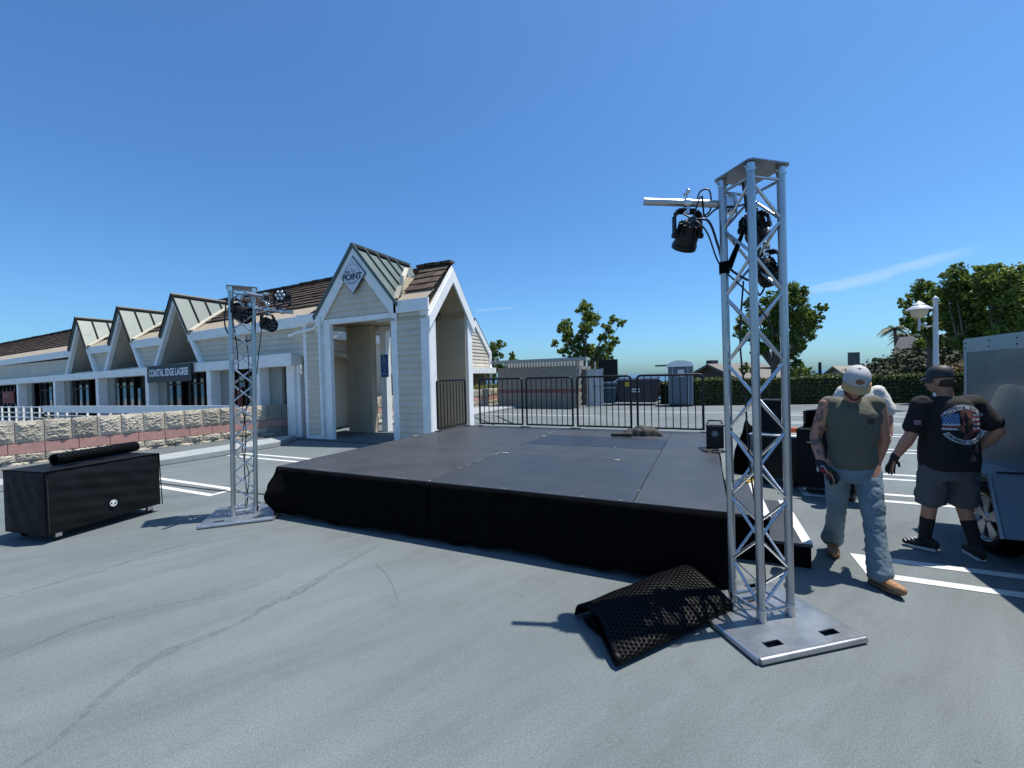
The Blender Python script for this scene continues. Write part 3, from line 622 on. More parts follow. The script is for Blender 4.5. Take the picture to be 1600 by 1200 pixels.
# shop sign
sc = Q(-17.95, -.34, 2.18); SS_ = thing('shop_sign', 'black sign board with white capitals hanging from the porch beam', 'sign', sc)
mb = MB(); wq(mb, -19.55, -16.45, -.40, -.34, 1.88, 2.52); mb.build('board', mat('sign_black', (.006, .006, .014), .5), SS_)
text('COASTAL EDGE LAGREE', .36, wh, SS_, Q(-18.0, -.41, 2.23), ux, (0, 0, 1), sx=.70, offset=.012)
# walkway railing in front of the shops
RL = thing('walkway_railing', 'white walkway railing in front of the shops with a solid board on its right half', 'railing', Q(-20, -1.2, 0))
mb = MB(); wq(mb, -27.0, -12.4, -1.25, -1.2, .78, 1.06); mb.build('board', M['trim'], RL)
mb = MB()
for k in range(49): x = -12.6-k*1.0; wq(mb, x-.03, x+.03, -1.2, -1.14, -.5, 1.04)
for z in (.28, .50, .72, .98): wq(mb, -62, -27.0, -1.23, -1.19, z, z+.045)
for z in (.62, .40): wq(mb, -27.0, -12.4, -1.19, -1.15, z, z+.04)
mb.build('rail', M['trim'], RL)
o = MB(); wq(o, -62, -26.5, -1.5, -1.25, -.6, .22); tag(o.build('parapet_wall', M['concrete']), 'pale low parapet under the open railing at far left', 'wall')
o = MB(); wq(o, -26.5, -14, -1.6, -1.35, -.6, .56); tag(o.build('retaining_wall', mat('brown_wall', (.13, .115, .10), .85, var=.1)), 'brown low retaining wall behind the block wall', 'wall')
# ------------------------------------------------------------------ far wing, seen beside and through the portal
Wg = thing('far_shop_wing', 'sunlit cream clapboard gable wing behind the right edge of the portal', 'building', (-12.3, 18, 0))
XW = -12.3; GY, GH, GSS = 21.4, 5.0, .95
mb = MB(); clap(mb, [(10.5, 2.2), (22.75, 2.2), (22.75, 3.15), (GY, GH-.25), (19.4, 3.1), (10.5, 3.1)][:0]+[(10.5, 2.2), (23.2, 2.2), (23.2, 3.2), (10.5, 3.2)], (XW, 0, 0), (0, 1, 0), (1, 0, 0), .2)
clap(mb, [(19.4, 3.1), (23.2, 3.1), (GY, GH-.1)], (XW, 0, 0), (0, 1, 0), (1, 0, 0), .2); clap(mb, [(10.5, 0), (13.6, 0), (13.6, 2.2), (10.5, 2.2)], (XW, 0, 0), (0, 1, 0), (1, 0, 0), .2); mb.build('siding', M['siding'], Wg)
mb = MB(); rake(mb, (XW, 0, 0), (0, 1, 0), (1, 0, 0), GY, GH+.13, GSS, (1.95, 1.95), .40); mb.box2((XW, 23.1, 0), (XW+.1, 23.3, 3.3)); mb.box2((XW, 13.5, 1.95), (XW+.35, 23.4, 2.3))
mb.box2((XW, 10.5, 3.2), (XW+.25, 19.4, 3.5)); mb.box2((XW+.1, 13.5, 0), (XW+.3, 13.75, 2.0)); mb.box2((XW+.05, 18.7, 0), (XW+.3, 18.95, 2.0)); mb.build('trim', M['trim'], Wg)
mb = MB(); tiles(mb, (XW+.2, 13.5, 3.85), (0, 5.8, 0), (-1.8, 0, 1.2), 5, rnd, tw=.4); mb.build('tile_roof', M['tile'], Wg); mb = MB()
tiles(mb, (XW+.1, GY-1.75, GH+.14-GSS*1.75), (-2.4, 0, 0), (0, 1.75, GSS*1.75), 6, rnd); mb.prism([(XW+.09, GY, GH+.22), (XW+.09, GY, GH+.15), (XW+.09, GY+1.95, GH+.15-GSS*1.95), (XW+.09, GY+1.95, GH+.22-GSS*1.95)], (-2.4, 0, 0)); mb.build('tile_roof', M['tile'], Wg)
mb = MB(); mb.quad((XW+.25, 10.5, 3.5), (XW+.25, 19.4, 3.5), (XW+.15, 19.4, 3.88), (XW+.15, 10.5, 3.88)); mb.build('flashing', M['apron'], Wg)
mb = MB(); mb.box2((XW-3, 10.5, 0), (XW-2.9, 22.8, 3.2)); mb.box2((XW-2.9, 22.6, 0), (XW-.0, 22.8, 3.2)); mb.box2((XW-2.9, 10.5, 2.2), (XW-.01, 22.6, 2.26)); mb.build('porch_wall', M['stucco'], Wg)
mb = MB(); mb.box2((XW-2.88, 14.5, 0), (XW-2.8, 16, 2.1)); mb.build('door', M['glass'], Wg)
# ------------------------------------------------------------------ stage
def stage_mat(name, c, c2):
    m = mat(name, c, .46, col2=c2, vscale=2.2, bump=.12, bscale=70, spec=.35); t = m.node_tree; b = t.nodes['Principled BSDF']; src = b.inputs['Base Color'].links[0].from_socket
    co = t.nodes.new('ShaderNodeTexCoord'); n = t.nodes.new('ShaderNodeTexNoise'); n.inputs['Scale'].default_value = 11; n.inputs['Detail'].default_value = 10; n.inputs['Roughness'].default_value = .75
    mp_ = t.nodes.new('ShaderNodeMapping'); mp_.inputs['Scale'].default_value = (1, 2.6, 1); t.links.new(co.outputs['Object'], mp_.inputs[0]); t.links.new(mp_.outputs[0], n.inputs['Vector'])
    r = t.nodes.new('ShaderNodeMapRange'); r.inputs[1].default_value = .70; r.inputs[2].default_value = .78; r.inputs[4].default_value = .35; r.clamp = True; t.links.new(n.outputs['Fac'], r.inputs[0])
    x = t.nodes.new('ShaderNodeMixRGB'); x.inputs[2].default_value = (.17, .16, .15, 1); t.links.new(r.outputs[0], x.inputs[0]); t.links.new(src, x.inputs[1]); t.links.new(x.outputs[0], b.inputs['Base Color'])
    return m
SZ_ = .62; SX0, SX1, SYF, SYB = -4.97, .15, 3.52, 8.12
ms1 = stage_mat('stage_deck_brown', (.037, .040, .044), (.051, .054, .058)); ms2 = stage_mat('stage_deck_blue', (.030, .034, .039), (.041, .045, .051)); ms3 = stage_mat('stage_deck_dark', (.018, .023, .032), (.026, .032, .042))
ST = thing('stage', 'low black platform stage of square deck panels with a black skirt', 'stage', (-2.4, 5.8, 0))
xs = [SX0, -2.63, -.56, SX1]
rows = {0: [SYF, 5.28, 6.72, SYB], 1: [SYF, 5.22, 6.10, 7.08, SYB], 2: [SYF, 5.9, SYB]}
for c in range(3):
    r_ = rows[c]
    for k in range(len(r_)-1):
        m_ = ms3 if (c, k) == (1, 2) else ms2 if (c, k) == (1, 0) else ms1
        g = .0035; MB().box2((xs[c]+g, r_[k]+g, SZ_-.05+(.0 if m_ is ms1 else .001)), (xs[c+1]-g, r_[k+1]-g, SZ_+rnd.uniform(-.0025, .0025))).build('deck_panel', m_, ST, bevel=.004)
# worn chips along the seams
chip = mat('bare_plywood', (.42, .37, .30), .8); mb = MB()
def chipat(x, y, s_):
    n = rnd.randint(5, 7); mb.add([(x+s_*rnd.uniform(.5, 1)*math.cos(2*math.pi*i/n)*1.5, y+s_*rnd.uniform(.4, 1)*math.sin(2*math.pi*i/n)*.7, SZ_+.0055) for i in range(n)], [tuple(range(n))])
for k in range(34): t = rnd.random(); chipat(-2.63+rnd.uniform(-.01, .01), SYF+t*4.4, rnd.uniform(.005, .02))
for k in range(10): chipat(rnd.uniform(-4.9, -2.7), rnd.choice([5.28, 6.72]), rnd.uniform(.004, .013))
for k in range(16): chipat(rnd.uniform(-2.6, -.6), rnd.choice([5.22, 6.05]), rnd.uniform(.004, .014))
for k in range(8): chipat(-.56, rnd.uniform(3.6, 8), rnd.uniform(.004, .01))
for k in range(30): chipat(rnd.uniform(SX0, SX1), SYF+.012, rnd.uniform(.005, .012))
for x, y, s_ in ((-2.55, 5.22, .05), (-1.0, 5.2, .035), (-4.95, 6.3, .05), (-2.6, 6.9, .04), (-1.2, 6.1, .02)): chipat(x, y, s_)
mb.build('worn_edge', chip, ST)
mb = MB(); mb.box2((SX0+.03, SYF+.03, SZ_-.14), (SX1-.03, SYB-.03, SZ_-.052)); mb.build('deck_frame', M['black'], ST)
for x in (SX0+.12, -2.6, -.6, SX1-.12):
    for y in (SYF+.2, 5.8, SYB-.15): mb = MB(); mb.tube((x, y, .08), (x, y, SZ_-.1), .024); mb.lathe([(.0, -.02), (.045, -.02), (.05, 0), (.045, .02), (0, .02)], (x, y, .05), (1, 0, 0), n=14); mb.build('leg', M['black'], ST)
def skirt(pts, seed, hem=.045, bulge=None):
    """pleated cloth hanging from the deck edge"""
    rg = random.Random(seed); P_ = [Vector((*p, 0)) for p in pts]; vs = []; cols = 0; nz_ = 12
    for i in range(len(P_)-1):
        a, b = P_[i], P_[i+1]; n = max(2, int((b-a).length/.022)); u = (b-a).normalized(); o = Vector((u.y, -u.x, 0))
        for k in range(n+(1 if i == len(P_)-2 else 0)):
            s_ = (b-a).length*k/n; wv = .008*math.sin(s_*19+2*math.sin(s_*3.1))+.004*math.sin(s_*47+1.3)
            hz = hem+.018*math.sin(s_*5.3+seed)+.010*math.sin(s_*17)
            for j in range(nz_+1):
                t = j/nz_; z = SZ_-.012-(SZ_-.012-hz)*t; f = min(1, t*2.5)
                d = .006+f*(.028+wv)+.02*t*math.sin(s_*2.3+seed)
                if bulge: d += bulge(s_, t)
                q = a+u*s_+o*d; vs.append((q.x, q.y, z))
            cols += 1
    mbk = MB(); h = nz_+1; mbk.add(vs, [(i*h+j, i*h+j+1, (i+1)*h+j+1, (i+1)*h+j) for i in range(cols-1) for j in range(nz_)], True); return mbk
bl = lambda s_, t: .22*math.exp(-((s_-4.45)/.30)**2)*math.exp(-((t-.55)/.3)**2)
o = skirt([(SX0, SYB), (SX0, SYF)], 2, bulge=bl).build('skirt', M['cloth_black'], ST); mod(o, 'SOLIDIFY', thickness=.004)
o = skirt([(SX0, SYF), (-2.62, SYF)], 5, bulge=lambda s_, t: .16*math.exp(-(s_/.22)**2)*math.exp(-((t-.6)/.3)**2)).build('skirt', M['cloth_black'], ST); mod(o, 'SOLIDIFY', thickness=.004)
o = skirt([(-2.60, SYF), (SX1, SYF)], 9).build('skirt', M['cloth_black'], ST); mod(o, 'SOLIDIFY', thickness=.004)
o = skirt([(SX1, SYF), (SX1, SYB)], 12).build('skirt', M['cloth_black'], ST); mod(o, 'SOLIDIFY', thickness=.004)
# steps at the right side
SP = thing('stage_steps', 'two black steps with white edge strips against the right side of the stage', 'steps', (.5, 4.9, 0))
for x0, x1, z in ((.19, .50, .41), (.50, .80, .21)):
    MB().box2((x0, 4.20, z-.03), (x1, 5.5, z)).build('tread', ms1, SP, bevel=.004)
    MB().box2((x0+.01, 4.21, .0), (x1-.01, 5.49, z-.031)).build('step_box', M['cloth_black'], SP)
    MB().box2((x1-.075, 4.20, z+.001), (x1+.002, 5.5, z+.006)).build('edge_strip', M['line'], SP)
# ------------------------------------------------------------------ stage railings
def railing(a, b, label, z=SZ_, H=1.03, nb=8):
    a = Vector((*a, z)); b = Vector((*b, z)); u = (b-a).normalized(); Lr = (b-a).length; r_ = .06
    root = thing('stage_railing', label, 'railing', (a+b)/2, 'black railing panels on the stage')
    pts = [a+V(0, 0, .04), a+V(0, 0, H-r_)]+[a+u*(r_-r_*math.cos(t))+V(0, 0, H-r_+r_*math.sin(t)) for t in (.5, 1.0, 1.57)]+[b-u*(r_-r_*math.cos(t))+V(0, 0, H-r_+r_*math.sin(t)) for t in (1.57, 1.0, .5)]+[b+V(0, 0, H-r_), b+V(0, 0, .04)]
    MB().path(pts, .021).build('frame', M['black'], root); MB().tube(a+V(0,0,.055), b+V(0,0,.055), .018).build('bottom_rail', M['black'], root)
    for k in range(nb): t = (k+1)/(nb+1); MB().tube(a+u*Lr*t+V(0,0,.06), a+u*Lr*t+V(0,0,H-.015), .0095, n=6).build('baluster', M['black'], root)
    for p in (a, b): MB().box(p+V(0,0,.005), (.10, .10, .012)).build('foot', M['black'], root)
yb = SYB-.05
railing((-4.92, 6.98), (-4.88, 8.0), 'narrow black railing panel on the left stage edge against the portal', nb=8)
rx = [(-4.55, -3.52), (-3.42, -2.42), (-2.32, -1.28), (-1.16, -.04)]
rl = ['black railing panel on the stage back edge, nearest the portal', 'black railing panel on the back of the stage in front of the block enclosure', 'black railing panel on the back of the stage in front of the dark dumpster', 'black railing panel on the back of the stage in front of the portable toilet']
for (a, b), l_ in zip(rx, rl): railing((a, yb), (b, yb), l_, nb=8)
# ------------------------------------------------------------------ lighting trusses
def truss(label, base, ang, H, plate_ang, plate_c, lean=(0, 0), arms=()):
    root = thing('lighting_truss', label, 'truss tower', (*base, 0), 'aluminium box truss towers'); h = .12; B0 = .045
    c, s_ = math.cos(ang), math.sin(ang)
    def T(x, y, z): return V(base[0]+c*x-s_*y+lean[0]*z/H, base[1]+s_*x+c*y+lean[1]*z/H, z)
    cs = [(-h, -h), (h, -h), (h, h), (-h, h)]
    for x, y in cs:
        MB().tube(T(x, y, B0+.07), T(x, y, H-.02), .025, n=18).build('chord', M['alu'], root)
        m_ = MB(); m_.tube(T(x, y, .012), T(x, y, B0+.075), .029, n=16); m_.tube(T(x, y, B0+.06), T(x, y, B0+.085), .031, n=16); m_.tube(T(x-.05, y, .075), T(x+.05, y, .075), .006, n=8); m_.build('coupler', M['chrome'], root); m_ = MB(); m_.tube(T(x, y, H-.055), T(x, y, H-.003), .0285, n=16); m_.tube(T(x-.045, y, H-.03), T(x+.045, y, H-.03), .006, n=8)
        m_.build('coupler', M['chrome'], root)
    n = 12; zs = [.13+(H-.24)*i/n for i in range(n+1)]
    for f in range(4):
        p, q = cs[f], cs[(f+1) % 4]
        for i in range(n):
            a, b = (p, q) if (i+f) % 2 == 0 else (q, p)
            MB().tube(T(*a, zs[i]), T(*b, zs[i+1]), .0098, n=8, caps=False).build('brace', M['alu2'], root)
        for z in (.105, H-.085): MB().tube(T(*p, z), T(*q, z), .010, n=8, caps=False).build('rung', M['alu2'], root)
    m_ = MB(); m_.prism([T(x, y, H) for x, y in [(-.165, -.14), (-.14, -.165), (.14, -.165), (.165, -.14), (.165, .14), (.14, .165), (-.14, .165), (-.165, .14)]], (0, 0, .008)); m_.build('top_plate', M['steel'], root)
    # base plate with hand slots and folded rim
    c2, s2 = math.cos(plate_ang), math.sin(plate_ang)
    def G(x, y, z=0): return V(plate_c[0]+c2*x-s2*y, plate_c[1]+s2*x+c2*y, z)
    w_ = .38; m_ = MB(); slots = [(-.21, -.30), (.21, -.30), (-.21, .30), (.21, .30)]
    xsx = [-w_, -.27, -.15, .15, .27, w_]; ysy = [-w_, -.325, -.275, .275, .325, w_]
    for i in range(5):
        for j in range(5):
            if i in (1, 3) and j in (1, 3): continue
            q = [G(xsx[i], ysy[j], .036), G(xsx[i+1], ysy[j], .036), G(xsx[i+1], ysy[j+1], .036), G(xsx[i], ysy[j+1], .036)]; m_.prism(q, (0, 0, .008))
    m_.build('base_plate', M['steel'], root)
    m_ = MB()
    for k in range(4):
        a = k*math.pi/2; r1 = [(-w_-.004, -w_-.004), (w_+.004, -w_-.004), (w_+.004, w_+.004), (-w_-.004, w_+.004)]; p, q = G(*r1[k], .022), G(*r1[(k+1) % 4], .022)
        m_.tube(p, q, .021, n=12)
    m_.build('plate_rim', M['alu'], root)
    for a, b in arms:
        m_ = MB(); m_.tube(a, b, .025, n=20, caps=False); m_.tube(Vector(b)+(Vector(a)-Vector(b)).normalized()*.002, b, .025, .025); m_.build('arm', M['alu'], root)
        m_ = MB(); d = (Vector(b)-Vector(a)).normalized(); m_.box(Vector(a)+d*.03, (.075, .075, .09)); m_.tube(Vector(a)+V(0,0,-.06), Vector(a)+V(0,0,.06), .034, n=14); m_.build('arm_clamp', M['chrome'], root)
    return root, T
def clamp(mb, c, d):
    """hook clamp round a horizontal tube at c, tube direction d"""
    c = Vector(c); d = Vector(d).normalized(); mb.tube(c-d*.022, c+d*.022, .034, n=12); mb.box(c+V(0,0,-.045), (.035, .035, .05)); mb.tube(c+V(0,0,.03), c+V(0,0,.085), .007, n=6); s_ = d.cross(V(0,0,1)); mb.tube(c+V(0,0,.07)-s_*.03, c+V(0,0,.07)+s_*.03, .008, n=6)
    for sg in (-1, 1): mb.ell(c+V(0,0,.075)+s_*sg*.03, (.016, .010, .016), n=8, m=5)
def par(label, at, aim, tube_d, up=-1, length=.22, r=.105, hang=.20, lit=False):
    """LED par can: yoke, ribbed body, lens face. at = clamp point on the tube, aim = beam direction"""
    at = Vector(at); aim = Vector(aim).normalized(); td = Vector(tube_d).normalized(); root = thing('stage_light', label, 'stage light', at, 'stage lights on the truss towers')
    m_ = MB(); clamp(m_, at, td) if up < 0 else m_.tube(at-td*.02, at+td*.02, .034, n=12); m_.build('clamp', M['chrome'], root)
    ctr = at+V(0, 0, up*(.06+hang)); side = aim.cross(V(0, 0, 1)).normalized(); yk = r+.016
    topz = at+V(0, 0, up*.055); m_ = MB()
    for a, b in ((topz-side*(yk-.03), topz+side*(yk-.03)), (topz-side*(yk-.03), topz-side*yk+V(0,0,up*.035)), (topz+side*(yk-.03), topz+side*yk+V(0,0,up*.035)), (topz-side*yk+V(0,0,up*.035), ctr-side*yk), (topz+side*yk+V(0,0,up*.035), ctr+side*yk)):
        m_.beam(a, b, .014, .042, aim)
    for sg in (-1, 1): m_.tube(ctr+side*sg*(r-.01), ctr+side*sg*(yk+.014), .020, n=10)
    m_.build('yoke', M['black'], root, bevel=.003)
    m_ = MB(); prof = [(.0, -length*.5), (r*.60, -length*.5), (r*.74, -length*.42), (r*.80, -length*.2), (r*.95, -length*.12), (r*.97, length*.28), (r*1.06, length*.30), (r*1.06, length*.46), (r*.93, length*.46), (r*.90, length*.38), (0, length*.38)]
    m_.lathe(prof, ctr, aim, n=24, smooth=False)
    u = aim.cross(V(0, 0, 1)).normalized(); v = aim.cross(u)
    for k in range(12): an = 2*math.pi*k/12; p = ctr+(u*math.cos(an)+v*math.sin(an))*r*.84; m_.box(p-aim*length*.3, (.012, .012, .012)); m_.beam(p-aim*length*.42, p-aim*length*.05, .008, .03, (u*math.cos(an)+v*math.sin(an)))
    m_.build('body', M['black'], root)
    m_ = MB(); pts = [(0, 0)]+[(r*.58*math.cos(2*math.pi*k/6), r*.58*math.sin(2*math.pi*k/6)) for k in range(6)]
    for a, b in pts: c = ctr+aim*length*.385+u*a+v*b; m_.lathe([(r*.22, 0), (r*.24, .008), (r*.15, .016), (0, .02)], c, aim, n=14)
    m_.build('lens', mat('led_lens', (.62, .64, .66), .12, .3, spec=.9) if lit else mat('smoked_lens', (.035, .038, .042), .15, spec=.9), root)
    m_ = MB(); m_.box(ctr-aim*length*.52, (.05, .05, .04)); b_ = ctr-aim*length*.52
    m_.build('connector_panel', M['frame'], root); return b_
RB = (.325, 3.285); an = math.radians(40)
a1 = V(.13, 3.24, 2.83); tip = V(.13, 3.24, 2.83)
# right tower arm aims left, slightly away
chord_l = (RB[0]+math.cos(an)*-.12-math.sin(an)*.12, RB[1]+math.sin(an)*-.12+math.cos(an)*.12)
ar0 = V(chord_l[0], chord_l[1], 0); zt_ = 0
def z_on(p, ypx):
    lo, hi = -5, 20
    for _ in range(50):
        m_ = (lo+hi)/2; q = V(p[0], p[1], m_)-EYE
        if 600-CF*q.dot(CU)/q.dot(CFW) > ypx: lo = m_
        else: hi = m_
    return lo
ar0.z = z_on(ar0, 321)
d_ = ray(1006, 315); tpar = (ar0+V(-.56, .12, 0)); ar1 = EYE+d_*((ar0.y-.18-EYE.y)/d_.y)
RT, RTf = truss('tall aluminium box truss tower at right on a square steel base plate', RB, an, 3.0, math.radians(38), (.325, 3.25), (-.03, -.06), arms=[(ar0+V(.03, 0, 0), ar1)])
ad = (ar1-ar0).normalized()
b1 = par('black stage light hanging from the left arm of the right truss tower', ar0+ad*.27, V(-.30, .50, -.72), ad, hang=.165, length=.20, r=.080)
b2 = par('black stage light tucked inside the top of the right truss tower', V(.32, 3.30, 2.80), V(.3, .7, -.5), V(1, 0, 0), hang=.08, length=.17, r=.072)
b3 = par('black stage light on the far side of the right truss tower below its top', V(.40, 3.42, 2.56), V(.4, .6, -.5), V(1, 0, 0), hang=.12, length=.18, r=.075)
# left tower
LB = (-5.36, 3.342); la = math.radians(57)
def LT_(): pass
la0 = V(-5.22, 3.42, 0); la0.z = z_on(la0, 482); la1 = py(457, 488, 3.62)
f1 = py(383, 458, 3.20); f0 = f1+V(-.05, .30, .0)
LTt, LTf = truss('aluminium box truss tower at left beside the covered wheeled case', LB, la, 2.88, math.radians(44.6), (-5.36, 3.35), (.06, .027), arms=[(la0, la1), (f0, f1)])
ld = (la1-la0).normalized()
b4 = par('large black stage light inside the top of the left truss tower', py(374, 462, 3.30), V(.88, .25, -.42), V(.2, -.3, 0), hang=.15, length=.26, r=.10)
b5 = par('black stage light hanging below the arm of the left truss tower', la0+ld*.22, V(.90, .15, -.30), ld, hang=.12, length=.17, r=.078)
b6 = par('upright black stage light above the arm of the left truss tower, its lamps showing', la0+ld*.42, V(.45, -.85, .05), ld, up=1, hang=.13, length=.13, r=.082, lit=True)
# cables
def cable(label, pts, r=.006, m_=None, grp='loose black cables', sub=6, name='cable'):
    P_ = [Vector(p) for p in pts]; out_ = []
    for i in range(len(P_)-1):
        p0 = P_[max(i-1, 0)]; p1 = P_[i]; p2 = P_[i+1]; p3 = P_[min(i+2, len(P_)-1)]
        for k in range(sub): t = k/sub; out_.append(.5*((2*p1)+(p2-p0)*t+(2*p0-5*p1+4*p2-p3)*t*t+(-p0+3*p1-3*p2+p3)*t**3))
    out_.append(P_[-1]); o = MB().path(out_, r, n=6).build(name, m_ or M['cable']); tag(o, label, 'cable', grp); return o
T = RTf
cable('black cable looping from the hanging light over the right truss arm', [b1, b1+V(.06, 0, .16), ar0+V(-.14, -.02, -.06), ar0+V(-.06, -.03, -.02), T(-.06, .05, 2.80), T(0, 0, 2.78), T(.03, .05, 2.5)])
cable('black cable arching above the right truss arm', [ar0+V(-.20, 0, .03), ar0+V(-.17, -.02, .12), ar0+V(-.11, -.02, .12), ar0+V(-.10, -.02, 0), ar0+V(-.14, -.02, -.05), ar0+V(-.22, 0, -.04)])
cable('thick black cable sagging in a wide loop below the right truss light', [b1, b1+V(.10, 0, -.02), ar0+V(-.06, -.03, -.28), ar0+V(-.02, -.05, -.42), T(-.05, -.03, 2.28), T(.04, 0, 2.38), T(.04, 0, 2.62), T(-.02, .03, 2.86), T(-.06, .0, 2.93), T(-.02, .02, 2.75)], .008)
cable('long grey cable running from the right hanging light down to a truss chord', [b1+V(-.06, 0, .06), b1+V(.08, -.02, -.08), ar0+V(-.05, -.05, -.42), T(-.10, -.05, 2.2), T(-.05, -.16, 2.0), T(.02, -.14, 1.9)], .006)
cable('black cable hanging down the middle of the right truss tower to its base', [T(-.02, .06, 2.3), T(-.07, .05, 1.9), T(-.05, .04, 1.5), T(-.03, .03, 1.0), T(.02, .02, .6), T(.04, .0, .3), T(0, -.02, .1), T(.1, .1, .05)], .0065)
cable('black cable looping at the right side of the right truss tower top', [T(.02, .05, 2.75), T(.10, .10, 2.86), T(.17, .12, 2.70), T(.17, .10, 2.45), T(.08, .06, 2.32), T(.18, .12, 2.22), T(.24, .10, 2.38), T(.12, .08, 2.42)], .0075)
o = MB().tube(V(*T(-.12, .12, 2.36)), V(*T(-.12, .12, 2.44)), .034, n=14); o.cap(T(-.10, .10, 2.40), T(-.02, .06, 2.62), .022, .012, n=8); tag(o.build('cable_tie', M['cloth_black']), 'black fabric strap tied round the left chord of the right truss tower', 'strap')
T = LTf
cable('black cable hanging inside the left truss tower to the ground', [b4, T(-.06, 0, 2.1), T(-.04, .02, 1.6), T(.02, 0, 1.1), T(.0, .02, .6), T(.03, .0, .2), T(.0, .05, .06)], .007)
cable('second black cable crossing inside the left truss tower', [T(.04, .02, 2.3), T(.06, .04, 1.7), T(-.02, .02, .9), T(.05, 0, .5), T(.0, 0, .12)], .006)
cable('black cable looping round the large light of the left truss tower', [b4+V(0,0,.05), T(-.16, -.08, 2.7), T(-.18, -.1, 2.4), T(-.1, -.1, 2.25), T(.06, -.05, 2.22), T(.1, 0, 2.3)], .009)
cable('grey cable from the left truss arm light down to the chord', [b5+V(0,0,.05), b5+V(-.04, 0, -.15), T(.16, -.02, 1.95), T(.15, -.05, 1.8)], .006)
cable('thin cable from the left truss top to the upright light', [T(.1, .1, 2.74), T(.25, .1, 2.72), b6+V(-.1, 0, .05), b6], .004)
cable('black cable on the ground from the left truss tower to the stage skirt', [gp(250, 755, .008), gp(330, 765, .008), gp(375, 769, .008), gp(423, 773, .008)], .007)
cable('black cable snaking on the ground behind the left truss tower base', [gp(404, 784, .01), gp(415, 788, .008), gp(428, 787, .008), gp(440, 790, .008)], .006)
cable('black cable on the base plate of the right truss tower', [gp(1140, 925, .01), gp(1160, 915, .01), gp(1175, 920, .01), gp(1180, 935, .05), gp(1160, 940, .05)], .006)
# ------------------------------------------------------------------ perforated rubber mats
def hole_sheet(F_, ns, nt_, wrap=False):
    """sheet of square cells each with an octagonal hole; F_(s,t) gives the point, s,t in cells"""
    m_ = MB(); key = {}
    def vid(s_, t_):
        k = (round(s_, 4), round(t_, 4))
        if k not in key: key[k] = len(m_.v); m_.v.append(tuple(F_(s_, t_)))
        return key[k]
    for i in range(ns):
        for j_ in range(nt_):
            j = j_+.5*(i % 2); c = (i+.5, j+.5); edge = i in (0, ns-1) or j_ in (0, nt_-1)
            outer = [vid(i+a, j+b) for a, b in ((0, 0), (.5, 0), (1, 0), (1, .5), (1, 1), (.5, 1), (0, 1), (0, .5))]
            if edge: m_.f.append(tuple(outer)); m_.sm.append(True); m_.mi.append(0); continue
            inner = [vid(c[0]+.205*math.cos(q), c[1]+.205*math.sin(q)) for q in [math.radians(-135+45*k) for k in range(8)]]
            for k in range(8): m_.f.append((outer[k], outer[(k+1) % 8], inner[(k+1) % 8], inner[k])); m_.sm.append(True); m_.mi.append(0)
    return m_
def resample(pts, n):
    P_ = [Vector(p) for p in pts]; sm_ = []
    for i in range(len(P_)-1):
        p0 = P_[max(i-1, 0)]; p1 = P_[i]; p2 = P_[i+1]; p3 = P_[min(i+2, len(P_)-1)]
        for k in range(12): t = k/12; sm_.append(.5*((2*p1)+(p2-p0)*t+(2*p0-5*p1+4*p2-p3)*t*t+(-p0+3*p1-3*p2+p3)*t**3))
    sm_.append(P_[-1]); d = [0]
    for i in range(1, len(sm_)): d.append(d[-1]+(sm_[i]-sm_[i-1]).length)
    def f(s_):
        q = max(0, min(1, s_))*d[-1]; i = 0
        while i < len(d)-2 and d[i+1] < q: i += 1
        t = (q-d[i])/max(1e-9, d[i+1]-d[i]); return sm_[i].lerp(sm_[i+1], t)
    return f, d[-1]
prof, pl = resample([(-.20, .07, 0), (-.27, .10, 0), (-.33, .06, 0), (-.30, .018, 0), (-.2, .012, 0), (0, .012, 0), (.07, .03, 0), (.08, .07, 0), (.02, .115, 0), (-.10, .165, 0), (-.24, .205, 0), (-.34, .19, 0), (-.40, .12, 0), (-.43, .02, 0)], 60)
A_ = V(-.50, 2.50, 0); Lm = .95; ax = V(.62, .785, 0).normalized(); pr = V(ax.y, -ax.x, 0)
ns_, nt2 = 33, int(pl/.029)
def Fm(s_, t_):
    q = prof(t_/nt2); k = s_/ns_; wv = .004*math.sin(k*7+q.x*9)*(1 if q.y > .03 else 0)
    wv += .004*math.sin(k*15+q.y*20)*(q.y > .05); fl = .70+.34*k; fr = max(0, min(1, (q.x+.15)/.2)); return A_+ax*(Lm*k-.10*(1-k)*fr)+pr*(q.x*(1.05-.05*k)+.03*(1-k)*fr)+V(0, 0, q.y*fl+wv)
o = hole_sheet(Fm, ns_, nt2).build('rubber_mat', M['blackm']); mod(o, 'SOLIDIFY', thickness=.014); tag(o, 'black perforated rubber mat folded over on the ground left of the right truss base', 'mat')
